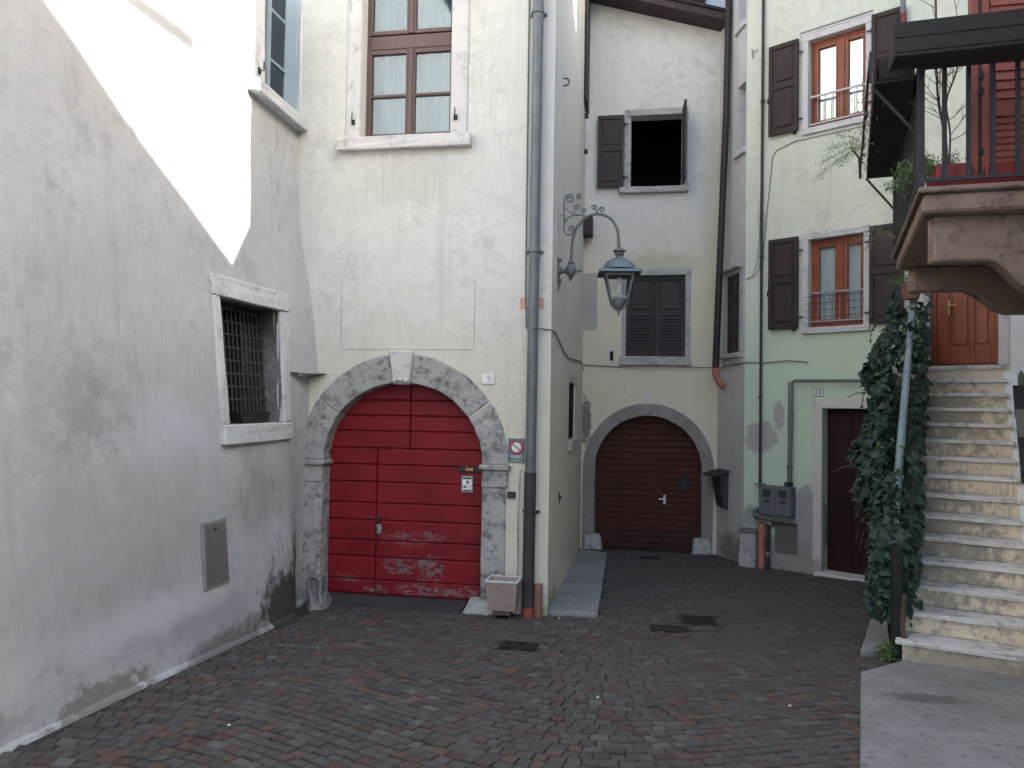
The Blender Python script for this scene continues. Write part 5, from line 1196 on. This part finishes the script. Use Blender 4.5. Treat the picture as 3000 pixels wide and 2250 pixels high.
def ivy_pt(t, h, o_):
    g = Vector((2.12, 7.45, 0)).lerp(Vector((3.36, 11.05, 0)), t); return g + nL * o_ + Vector((0, 0, h))
for k in range(7600):
    t = random.random() ** 0.9
    ztop = 0.62 + (3.36 - 0.62) * t + 0.06 + 0.08 * sin(11 * t)
    zlow = -0.12 + 0.12 * sin(t * 40) if t < 0.32 else (-0.30 + 2.2 * (t - 0.32))
    zlow = max(zlow, -0.38)
    h = zlow + (ztop - zlow) * (random.random() ** 0.75)
    f = (h - zlow) / (ztop - zlow)
    bulge = (0.10 + 0.36 * sm(min(1, t * 2.4))) * (0.38 + 0.62 * sm(f * 1.35)) * (0.30 + 0.9 * sin(pi * min(1, 0.12 + 0.78 * f)) ) * (0.88 + 0.12 * sin(5.1 * h + 3 * t) + 0.10 * sin(17 * t + 9 * h))
    q = random.random()
    if q < 0.66: o_ = bulge * random.uniform(0.82, 1.08); nv = nL * 0.8 + Vector((0, -0.4, 0.35))
    elif q < 0.82: o_ = bulge * random.random(); nv = Vector((0, -0.8, 0.3))
    else: o_ = -random.random() * 0.16; nv = -nL * 0.6 + Vector((0, -0.5, 0.4))
    pts.append((ivy_pt(t, h, o_), nv))
# front face of the mass towards the square
for k in range(520):
    h = random.uniform(-0.05, 0.72); o_ = random.uniform(-0.06, 0.06 + 0.18 * sin(pi * min(1, max(0, (h + 0.4) / 1.2))))
    pts.append((ivy_pt(random.uniform(-0.01, 0.05), h, o_), Vector((-0.2, -1, 0.3))))
random.shuffle(pts)
tag(leaf_cloud('leaves', 'leaf_ivy', pts[:-330], (0.034, 0.104), iv), kind='stuff')
tag(leaf_cloud('young_leaves', 'leaf_fern', pts[-330:-90], (0.03, 0.06), iv), kind='stuff')
tag(leaf_cloud('dry_leaves', 'straw', pts[-90:], (0.03, 0.06), iv), kind='stuff')
mb = MB()
for k in range(9):
    t = 0.02 + 0.02 * k; p0 = ivy_pt(t, -0.42, 0.02 * k - 0.06); p1 = ivy_pt(t + 0.02, 0.1, 0.05 * random.random()); p2 = ivy_pt(t + 0.08, 0.7 + t, 0.1 * random.random())
    mb.tube(spline([p0, p0.lerp(p1, .5) + Vector((random.uniform(-.04, .04), 0, 0)), p1, p2], 4), 0.014, 5)
mb.tube(spline([Vector((2.20, 7.30, -0.42)), Vector((2.17, 7.31, -0.25)), Vector((2.13, 7.33, -0.1)), Vector((2.15, 7.36, 0.2))], 4), 0.022, 6)
mb.build('stems', 'bark', iv, smooth=True)
for (t, h, o_) in ((0.30, 1.15, 0.62), (0.72, 1.95, 0.66)):
    mb = MB().tube(spline([ivy_pt(t, h, o_ - 0.3), ivy_pt(t, h + 0.04, o_ - 0.1), ivy_pt(t, h - 0.03, o_ + 0.05)], 4), 0.005, 4)
    mb.build('shoot', 'bark', iv)
for k in range(16):
    t = random.uniform(0.15, 0.95); ztop = 0.62 + 2.74 * t; h = ztop - random.uniform(0.1, 1.0); o_ = random.uniform(0.30, 0.42)
    pth = spline([ivy_pt(t, h, o_ - 0.15), ivy_pt(t, h + 0.03, o_), ivy_pt(t, h - 0.06, o_ + 0.06), ivy_pt(t, h - 0.20, o_ + 0.08)], 4)
    sh_o = MB().tube(pth, 0.004, 4).build('shoot', 'bark', iv)
    tag(leaf_cloud('shoot_leaves', 'leaf_ivy', [(q, nL + Vector((0, -0.5, 0.2))) for q in pth[5::2]], (0.035, 0.06), iv), kind='stuff')
# tuft of weed at the foot of the post
wd = empty('weed_tuft', (1.99, 7.28, GZ(7.3) + 0.05)); tag(wd, 'small bright green weed tuft at the foot of the stair post', 'weed')
pts = [(Vector((1.99 + random.gauss(0, .032), 7.28 + random.gauss(0, .03), GZ(7.28) + 0.03 + abs(random.gauss(0, .06)))), Vector((random.gauss(0, .4), -0.6, 0.7))) for k in range(260)]
tag(leaf_cloud('leaves', 'leaf_bright', pts, (0.016, 0.03), wd), kind='stuff')
MB().tube([Vector((1.99, 7.28, -0.37)), Vector((1.985, 7.28, -0.22))], 0.006, 5).tube([Vector((1.99, 7.28, -0.37)), Vector((2.02, 7.27, -0.25))], 0.005, 5).build('stem', 'bark', wd)
# pot with succulents on top of the ivy wall
fp = empty('flower_pot', (3.28, 10.75, 3.05)); tag(fp, 'terracotta pot with feathery plants on top of the ivy', 'flower pot')
MB().lathe([(0.09, 3.18), (0.13, 3.34), (0.14, 3.34), (0.14, 3.37), (0.12, 3.37), (0.11, 3.32)], (3.20, 10.7, 0), 14).build('pot', 'terracotta', fp, smooth=True)
pts = [(Vector((3.18 + random.gauss(0, .14), 10.7 + random.gauss(0, .1), 3.38 + abs(random.gauss(0, .07)))), Vector((random.gauss(0, .5), -0.5, 0.8))) for k in range(420)]
tag(leaf_cloud('leaves', 'leaf_bright', pts, (0.03, 0.06), fp, shape='blade'), kind='stuff')

# ================================================================== BALCONY HOUSE (right)
rh = empty('balcony_house', (5.5, 8, GZ(8))); tag(rh, 'white plaster house along the right of the stairs carrying the stone balcony', 'house')
rs = lambda y: (y - 6.95) / RD.y
u_n, u_f = rs(4.777), rs(11.05)
n0 = RF(u_n, 0, 0); f0 = RF(u_f, 0, 0)
HT = 9.5
mb = MB().add([(n0.x, n0.y, -1), (f0.x, f0.y, -1), (9.5, 11.0, -1), (9.5, n0.y, -1), (n0.x, n0.y, HT), (f0.x, f0.y, HT), (9.5, 11.0, HT), (9.5, n0.y, HT)], [(0, 1, 5, 4), (1, 2, 6, 5), (2, 3, 7, 6), (3, 0, 4, 7)])
mb.build('wall', 'plaster_white', rh)
MB().hprism([(n0.x, n0.y), (f0.x, f0.y), (9.7, 11.0), (9.7, n0.y)], HT, HT + 0.2).build('roof', 'roof_tile', rh)
m0 = RF(rs(9.35), 0, 0)
MB().hprism([(m0.x + 0.002, m0.y), (f0.x, f0.y), (9.5, 10.95), (9.5, m0.y)], HT + 0.2, 11.4).build('shade_attic', 'plaster_white', rh)  # unseen storey added to keep the sun off the alley side wall
MB().hprism([(m0.x - 0.25, m0.y - 0.2), (f0.x - 0.25, f0.y + 0.1), (9.7, 11.1), (9.7, m0.y - 0.2)], 11.401, 11.55).build('shade_attic_roof', 'roof_tile', rh)
# unseen lean-to, added and sloped to shape the lower shadow edge
MB().add([(2.47, 4.772, -1), (2.47, 3.9, -1), (6, 3.9, -1), (6, 4.772, -1), (2.47, 4.772, 6.60), (2.47, 3.9, 5.4), (6, 3.9, 5.4), (6, 4.772, 6.60)], [(0, 4, 5, 1), (1, 5, 6, 2), (2, 6, 7, 3), (4, 7, 6, 5)]).build('shade_annex', 'plaster_white', rh)
# balcony
ba = MB().hprism([(1.91, 6.12), (2.98, 5.98), (3.85, 8.56), (2.46, 8.70)], 3.20, 3.335).build('balcony', 'stone_pink', rh, bevel=0.018, cuts=1, jitter=0.002)
MB().hprism([(1.865, 6.08), (2.97, 5.93), (3.86, 8.60), (2.43, 8.78)], 3.336, 3.375).build('floor_slab', 'stone_pink', ba, bevel=0.01)
def corbel(y, tipx, rootx, th, ztip):
    sc_ = (rootx - tipx)
    prof = [(tipx, 3.199), (tipx, ztip), (tipx + sc_ * 0.53, ztip + 0.01)]
    for k in range(1, 9):
        t = k / 8; prof.append((tipx + sc_ * (0.56 + 0.36 * t), ztip - 0.005 - 0.20 * sm(t)))
    prof += [(tipx + sc_ * 0.95, ztip - 0.22), (rootx + 0.4, ztip - 0.22), (rootx + 0.4, 3.199)]
    return MB().prism(prof, y, y + th, IDM).build('corbel', 'stone_pink', ba, bevel=0.012)
corbel(6.22, 2.02, 2.72, 0.16, 2.86); corbel(8.38, 2.53, 3.44, 0.18, 2.95)
ZR0, ZR1 = 3.376, 4.24
a_, b_, c2 = Vector((1.89, 6.11, 0)), Vector((2.95, 5.975, 0)), Vector((2.45, 8.70, 0))
def vert(p, z0, z1, w, nm='baluster', mat='iron_dark'):
    return MB().box(p.x - w, p.x + w, p.y - w, p.y + w, z0, z1).build(nm, mat, ba)
vert(a_, ZR0, ZR1 + 0.1, 0.021, 'corner_post')
for k in range(1, 8): vert(a_.lerp(b_, k * 0.1435), ZR0 + 0.06, ZR1, 0.013)
nb = 15
for k in range(1, nb + 1): vert(a_.lerp(c2, k / nb), ZR0, ZR1, 0.007 if k < nb else 0.02)
def rail(p, q, z, h, w, nm):
    d = (q - p).normalized(); s_ = Vector((-d.y, d.x, 0)) * w
    vs = [p - s_ + Vector((0, 0, z)), q - s_ + Vector((0, 0, z)), q + s_ + Vector((0, 0, z)), p + s_ + Vector((0, 0, z))]
    vs += [v + Vector((0, 0, h)) for v in vs]
    return MB().add(vs, [(3, 2, 1, 0), (4, 5, 6, 7), (0, 1, 5, 4), (1, 2, 6, 5), (2, 3, 7, 6), (3, 0, 4, 7)]).build(nm, 'iron_dark', ba)
rail(a_, b_, ZR0 + 0.04, 0.025, 0.012, 'bottom_rail'); rail(a_, b_, ZR1, 0.035, 0.022, 'top_rail')
rail(a_, c2, ZR0 + 0.04, 0.025, 0.012, 'bottom_rail'); rail(a_, c2, ZR1, 0.035, 0.022, 'top_rail')
rail(c2, Vector((3.84, 8.54, 0)), ZR1, 0.03, 0.02, 'top_rail'); rail(c2, Vector((3.84, 8.54, 0)), 3.72, 0.03, 0.02, 'middle_rail')
for k in range(1, 9): vert(c2.lerp(Vector((3.84, 8.54, 0)), k / 8), ZR0, ZR1, 0.010)
# planter boxes hung outside the railing
def plank_box(name, p, q, out, z0, h, w, label, tilt=0.0):
    d = (q - p).normalized(); root = empty(name, (p + q) / 2 + Vector((0, 0, z0)))
    up = Vector((0, 0, 1)); o1 = out.normalized()
    def pt(t, o_, z): return p.lerp(q, t) + o1 * o_ + up * (z + tilt * o_)
    def slab(o0, o1_, za, zb, nm):
        vs = [pt(t, o_, z) for z in (za, zb) for o_ in (o0, o1_) for t in (0, 1)]
        MB().add(vs, [(0, 1, 3, 2), (4, 6, 7, 5), (0, 4, 5, 1), (2, 3, 7, 6), (0, 2, 6, 4), (1, 5, 7, 3)]).build(nm, 'timber_black', root, bevel=0.006)
    slab(0.0, w, z0, z0 + 0.025, 'bottom_board')
    slab(w - 0.022, w, z0 + 0.026, z0 + h * 0.52, 'front_board'); slab(w - 0.030, w - 0.004, z0 + h * 0.53, z0 + h, 'front_board')
    slab(0.0, 0.02, z0 + 0.026, z0 + h, 'back_board')
    slab(0.021, w - 0.031, z0 + 0.026, z0 + h * 0.85, 'soil')
    for t in (0.0, 1.0):
        vs = [pt(t + (0.001 if t == 0 else -0.001) + s_ * 0.012 * (1 if t == 0 else -1), o_, z) for z in (z0 + 0.026, z0 + h) for o_ in (0.021, w - 0.031) for s_ in (0, 1)]
        MB().add(vs, [(0, 1, 3, 2), (4, 6, 7, 5), (0, 4, 5, 1), (2, 3, 7, 6), (0, 2, 6, 4), (1, 5, 7, 3)]).build('end_board', 'timber_black', root)
    tag(root, label, 'planter', 'dark planters hung on the balcony rail'); return root
fb = plank_box('hanging_planter', Vector((1.64, 6.00, 0)), Vector((2.9, 5.84, 0)), Vector((-0.12, -1, 0)), 4.19, 0.24, 0.25, 'long dark wooden planter hung along the front of the balcony rail')
sbx = plank_box('hanging_planter', Vector((1.86, 6.14, 0)), Vector((2.44, 8.68, 0)), Vector((-1, 0.22, 0)), 4.18, 0.20, 0.27, 'dark wooden planter seen from below along the left balcony rail')
# struts and outer rods that carry the side planter
mb = MB()
for t in (0.02, 0.98):
    p = Vector((1.86, 6.14, 0)).lerp(Vector((2.44, 8.68, 0)), t)
    mb.tube([p + Vector((-0.27, 0.05, 4.17)), p + Vector((0.03, 0, 3.78))], 0.012, 6)
mb.tube([Vector((1.56, 6.16, 4.40)), Vector((2.12, 8.72, 4.38))], 0.010, 6); mb.tube([Vector((1.55, 6.16, 4.28)), Vector((2.11, 8.72, 4.26))], 0.010, 6)
mb.tube([Vector((2.11, 8.72, 4.18)), Vector((2.10, 8.72, 4.4)), Vector((2.02, 8.74, 4.52))], 0.012, 6)
for t in (0.0, 0.3, 0.6, 1.0):
    p = Vector((1.56, 6.16, 0)).lerp(Vector((2.115, 8.72, 0)), t); mb.tube([p + Vector((0, 0, 4.18)), p + Vector((0, 0, 4.41))], 0.009, 5)
mb.build('bracket', 'iron_dark', sbx)
# moss and dry straw on the planters
pts = [(Vector((random.uniform(1.62, 2.7), 5.82 + random.uniform(-.06, .08), 4.40 + abs(random.gauss(0, .018)))), Vector((0, -0.5, 1))) for k in range(900)]
tag(leaf_cloud('dry_stalks', 'straw', [p for p in pts if p[0].x > 2.0], (0.015, 0.032), fb, shape='blade', droop=-0.6), kind='stuff')
tag(leaf_cloud('moss', 'leaf_bright', [p for p in pts if p[0].x <= 2.0], (0.012, 0.025), fb, shape='blade', droop=-0.4), kind='stuff')
pts = []
for k in range(900):
    t = 0.1 + 0.9 * random.random(); p = Vector((1.60, 6.2, 0)).lerp(Vector((2.15, 8.7, 0)), t)
    pts.append((p + Vector((random.gauss(0, .05), 0, 4.36 + random.gauss(0, .09))), Vector((-1, -0.3, 0.3))))
tag(leaf_cloud('dry_stalks', 'straw', pts, (0.02, 0.045), sbx, shape='blade', droop=0.9), kind='stuff')
# trailing plants
def trailing(name, start, dirs, mat, label, n=900, size=(0.018, 0.032)):
    root = empty(name, start); pts = []; mb = MB()
    for d in dirs:
        path = spline([start, start + d * 0.35 + Vector((0, 0, 0.06)), start + d * 0.75 + Vector((0, 0, 0.02)), start + d], 6)
        mb.tube(path, 0.003, 4)
        for k in range(n // len(dirs)):
            q = path[random.randrange(4, len(path))]; pts.append((q + Vector((random.gauss(0, .035), random.gauss(0, .035), random.gauss(0, .03))), Vector((random.gauss(0, 1), -0.7, 0.6))))
    mb.build('stems', 'twig', root); tag(leaf_cloud('leaves', mat, pts, size, root, shape='blade', droop=0.3), kind='stuff'); tag(root, label, 'plant'); return root
trailing('trailing_plant', Vector((2.10, 8.5, 4.42)), [Vector((-0.30, 0.25, 0.10)), Vector((-0.38, 0.2, -0.06)), Vector((-0.42, 0.22, -0.2)), Vector((-0.25, 0.1, 0.2)), Vector((-0.2, 0.25, -0.05))], 'leaf_pale', 'pale feathery plant trailing left from the far end of the side planter', 1100)
trailing('trailing_plant', Vector((2.44, 8.6, 3.52)), [Vector((-0.28, 0.05, 0.10)), Vector((-0.36, 0.0, 0.02)), Vector((-0.3, 0.1, -0.08))], 'leaf_pale', 'thin pale sprig poking out through the balcony balusters', 260, (0.015, 0.028))
# fern behind the balusters
trailing('fern', Vector((2.18, 6.75, 3.55)), [Vector((-0.25, -0.05, 0.14)), Vector((-0.12, -0.1, 0.22)), Vector((-0.3, 0.1, 0.05)), Vector((0.1, -0.1, 0.2)), Vector((-0.05, 0.1, 0.25))], 'leaf_fern', 'bright green fern on the balcony floor behind the corner post', 1500, (0.022, 0.045))
# red pots
def trough(name, pts4, z0, z1, mat, label):
    o_ = MB().hprism(pts4, z0, z1).build(name, mat, bevel=0.012); tag(o_, label, 'pot', 'red pots on the balcony'); return o_
trough('plant_pot', [(2.06, 6.30), (2.30, 6.27), (2.34, 6.50), (2.10, 6.53)], 3.377, 3.60, 'pot_red', 'square red pot holding the bare sapling on the balcony')
trough('plant_pot', [(1.96, 6.17), (2.60, 6.09), (2.61, 6.17), (1.97, 6.25)], 3.377, 3.46, 'pot_red', 'low red trough along the front of the balcony floor')
trough('plant_pot', [(2.37, 6.24), (2.62, 6.21), (2.66, 6.36), (2.41, 6.39)], 3.377, 3.58, 'pot_red', 'red pot at the foot of the rose red shutter on the balcony')
# bare sapling
sp_ = empty('bare_sapling', (2.17, 6.40, 3.60)); tag(sp_, 'leafless thin sapling growing from a red pot on the balcony', 'sapling')
random.seed(5)
mb = MB(); mb2 = MB()
tr0 = [Vector((2.17, 6.40, 3.50)), Vector((2.155, 6.40, 3.8)), Vector((2.10, 6.40, 4.15)), Vector((2.09, 6.40, 4.5)), Vector((2.085, 6.41, 5.1))]
mb.tube(spline(tr0, 5), [0.011] * 10 + [0.009] * 11, 5)
tr1 = [Vector((2.175, 6.41, 3.50)), Vector((2.19, 6.41, 3.85)), Vector((2.16, 6.40, 4.1)), Vector((2.24, 6.42, 4.35)), Vector((2.27, 6.42, 4.6))]
mb.tube(spline(tr1, 5), 0.007, 5)
mb.build('trunk', 'bark', sp_, smooth=True)
allp = spline(tr0, 8) + spline(tr1, 8)
for k in range(46):
    p = random.choice(allp[10:]); a = random.uniform(0, 2 * pi); l = random.uniform(0.12, 0.34)
    d = Vector((cos(a), 0.4 * sin(a), random.uniform(0.5, 1.3))).normalized() * l
    q = p + d; mb2.tube([p, p + d * 0.5 + Vector((0, 0, -0.01)), q], [0.0035, 0.0028, 0.0015], 4)
    for j in range(2):
        d2 = (d.normalized() + Vector((random.uniform(-.7, .7), random.uniform(-.3, .3), random.uniform(-.1, .5)))).normalized() * random.uniform(.05, .14)
        mb2.tube([p + d * 0.6, p + d * 0.6 + d2], [0.0022, 0.0012], 4)
tag(mb2.build('twigs', 'twig', sp_), kind='stuff')
# small grey tuft in front of shutter foot
# rose red shutter leaf standing open
RSH = lambda u, d, z: Vector((2.34 + u, 6.46 - d - 0.05 * u, z))
lf = MB().box(0.0, 0.62, -0.03, 0.0, 3.46, 6.2, RSH).build('shutter', 'shutter_rose', rh)
MB().box(0.0, 0.055, 0.0005, 0.03, 3.46, 6.2, RSH).build('stile', 'shutter_rose', lf, bevel=0.006)
MB().box(0.075, 0.13, 0.0005, 0.025, 3.46, 6.2, RSH).build('stile', 'shutter_rose', lf, bevel=0.006)
for a, b in ((3.46, 3.56), (3.98, 4.10), (6.1, 6.2)): MB().box(0.13, 0.62, 0.0005, 0.024, a, b, RSH).build('rail', 'shutter_rose', lf, bevel=0.004)
for k in range(8): MB().box(0.15, 0.60, 0.0006, 0.016, 3.57 + k * 0.051, 3.614 + k * 0.051, RSH).build('slat', 'shutter_rose', lf, bevel=0.006)
for k in range(28):
    z = 4.115 + k * 0.071
    MB().add([RSH(0.14, 0.001, z), RSH(0.60, 0.001, z), RSH(0.60, 0.026, z), RSH(0.14, 0.026, z), RSH(0.14, 0.001, z + 0.066), RSH(0.60, 0.001, z + 0.066), RSH(0.60, 0.008, z + 0.066), RSH(0.14, 0.008, z + 0.066)],
             [(0, 1, 2, 3), (4, 7, 6, 5), (2, 6, 7, 3), (0, 3, 7, 4), (1, 5, 6, 2), (0, 4, 5, 1)]).build('slat', 'shutter_rose', lf)
MB().tube([RSH(0.065, 0.022, 3.47), RSH(0.065, 0.022, 6.1)], 0.008, 6).build('bolt_rod', 'iron_dark', lf)
for z in (3.72, 4.18, 4.30, 4.62): MB().box(0.05, 0.085, 0.026, 0.042, z - 0.025, z + 0.025, RSH).build('hinge', 'iron_dark', lf)
# red-handled tool standing behind the planter
tl_ = MB().tube([Vector((1.715, 5.86, 4.35)), Vector((1.70, 5.86, 4.55))], 0.016, 8).build('trowel', 'pot_red', smooth=True)
tag(tl_, 'red trowel handle with grey tip stuck upright in the front planter', 'trowel')
MB().tube([Vector((1.70, 5.86, 4.54)), Vector((1.694, 5.86, 4.64)), Vector((1.692, 5.86, 4.66))], [0.019, 0.019, 0.010], 8).build('grip', 'lamp_grey', tl_, smooth=True)
# side ledge of the stairs with tapered pots
e0 = [br + Vector((0.005, 0.0, 0)), Vector((3.25, 6.90, 0)), Vector((4.58, 10.85, 0)), tr_ + Vector((0.005, 0.1, 0))]
zz_ = [-0.22, -0.22, 2.34, 2.34]
MB().add([(p.x, p.y, -0.8) for p in e0] + [(p.x, p.y, z) for p, z in zip(e0, zz_)], [(3, 2, 1, 0), (4, 5, 6, 7), (0, 1, 5, 4), (1, 2, 6, 5), (2, 3, 7, 6), (3, 0, 4, 7)]).build('side_ledge', 'plaster_white', sc, bevel=0.01)
def tall_pot(t, z0, w, h, mat, label, cactus=False):
    c = br.lerp(tr_, t) + Vector((0.095, -0.02, 0)); root = empty('tall_pot', (c.x, c.y, z0)); tag(root, label, 'pot', 'tapered pots on the stair ledge')
    MB().lathe([(w * 0.36 * sqrt(2), z0 - 0.06), (w * 0.5 * sqrt(2), z0 + h), (w * 0.44 * sqrt(2), z0 + h), (w * 0.42 * sqrt(2), z0 + h - 0.03)], (c.x, c.y, 0), 4, pi / 4 - 0.35).build('pot', mat, root, bevel=0.006)
    MB().lathe([(w * 0.40 * sqrt(2), z0 + h - 0.035), (w * 0.40 * sqrt(2), z0 + h - 0.028)], (c.x, c.y, 0), 4, pi / 4 - 0.35).build('soil', 'soil', root)
    if cactus: MB().lathe([(0.022, z0 + h - 0.03), (0.036, z0 + h + 0.05), (0.033, z0 + h + 0.11), (0.018, z0 + h + 0.155), (0.002, z0 + h + 0.17)], (c.x, c.y, 0), 10).build('cactus', 'cactus_green', root, smooth=True)
tall_pot(0.75, 1.77, 0.16, 0.31, 'slate', 'dark tapered pot with a cactus, highest on the stair ledge', True)
tall_pot(0.635, 1.47, 0.17, 0.34, 'slate_pale', 'grey tapered pot in the middle of three on the stair ledge')
tall_pot(0.50, 1.12, 0.19, 0.40, 'slate', 'dark tapered pot lowest of three on the stair ledge')

# unseen house across the lane, its gable roof shaped to shade the square
nh = empty('gable_house', (9, -2, 0)); tag(nh, 'ochre gabled house on the right behind the viewer, out of the picture', 'house')
X0 = 5.5; za = lambda y: 7.70 + (3.33 - y) * 0.56
ridge = -2.6
mb = MB(); prof = [(-8.5, -0.5), (3.33, -0.5), (3.33, za(3.33) - 0.12), (ridge, za(ridge) - 0.12), (-8.5, za(3.33) - 0.12)]
mb.add([(X0 + 0.25, y, z) for y, z in prof] + [(14, y, z) for y, z in prof], [(0, 1, 2, 3, 4), (5, 9, 8, 7, 6), (0, 5, 6, 1), (1, 6, 7, 2), (4, 9, 5, 0)]); mb.build('wall', 'plaster_ochre', nh)
mb = MB(); pr2 = [(3.33, za(3.33)), (ridge, za(ridge)), (-8.6, za(3.33)), (-8.6, za(3.33) - 0.12), (ridge, za(ridge) - 0.12), (3.33, za(3.33) - 0.12)]
n = 6; mb.add([(X0, y, z) for y, z in pr2] + [(14.2, y, z) for y, z in pr2], [(0, 1, 4, 5), (1, 2, 3, 4), (6, 11, 10, 7), (7, 10, 9, 8), (0, 6, 7, 1), (1, 7, 8, 2), (0, 5, 11, 6), (5, 4, 10, 11), (4, 3, 9, 10), (2, 8, 9, 3)]); mb.build('roof', 'roof_tile', nh)
do = MB().box(5.6, 9, -3.2, -1.2, 8.5, 9.7).build('shade_dormer', 'plaster_ochre', nh)  # unseen box added to carry the shadow-casting eave
SLP = math.tan(SUN_EL) / cos(SUN_AZ)      # eave pitch set along the sunlight, so its shadow stays a thin band
dz = lambda x: 9.40 + SLP * (x - 5.5)
MB().add([(x, y, dz(x) + t) for t in (-0.035, 0.085) for y in (-3.4, 2.56) for x in (5.5, 5.95)], [(0, 1, 3, 2), (4, 6, 7, 5), (0, 4, 5, 1), (2, 3, 7, 6), (0, 2, 6, 4), (1, 5, 7, 3)]).build('shadow_eave', 'roof_tile', do)  # unseen eave strip shaped to cast a band on the left wall
for k in range(48):
    y = 2.52 - k * 0.125; MB().tube([(5.46, y, dz(5.46) + 0.085), (5.95, y, dz(5.95) + 0.085)], 0.058 if k % 2 else 0.040, 6).build('tile_row', 'roof_tile', do)
for k, y in enumerate((-6.5, -4.0, -1.5, 1.0)):
    for z in (1.2, 4.2, 7.2):
        w_ = MB().box(X0 + 0.19, X0 + 0.249, y, y + 0.9, z, z + 1.4).build('window', 'room_dark', nh)
        MB().box(X0 + 0.15, X0 + 0.248, y - 0.08, y + 0.98, z - 0.12, z - 0.001).build('sill', 'stone_trim', w_)
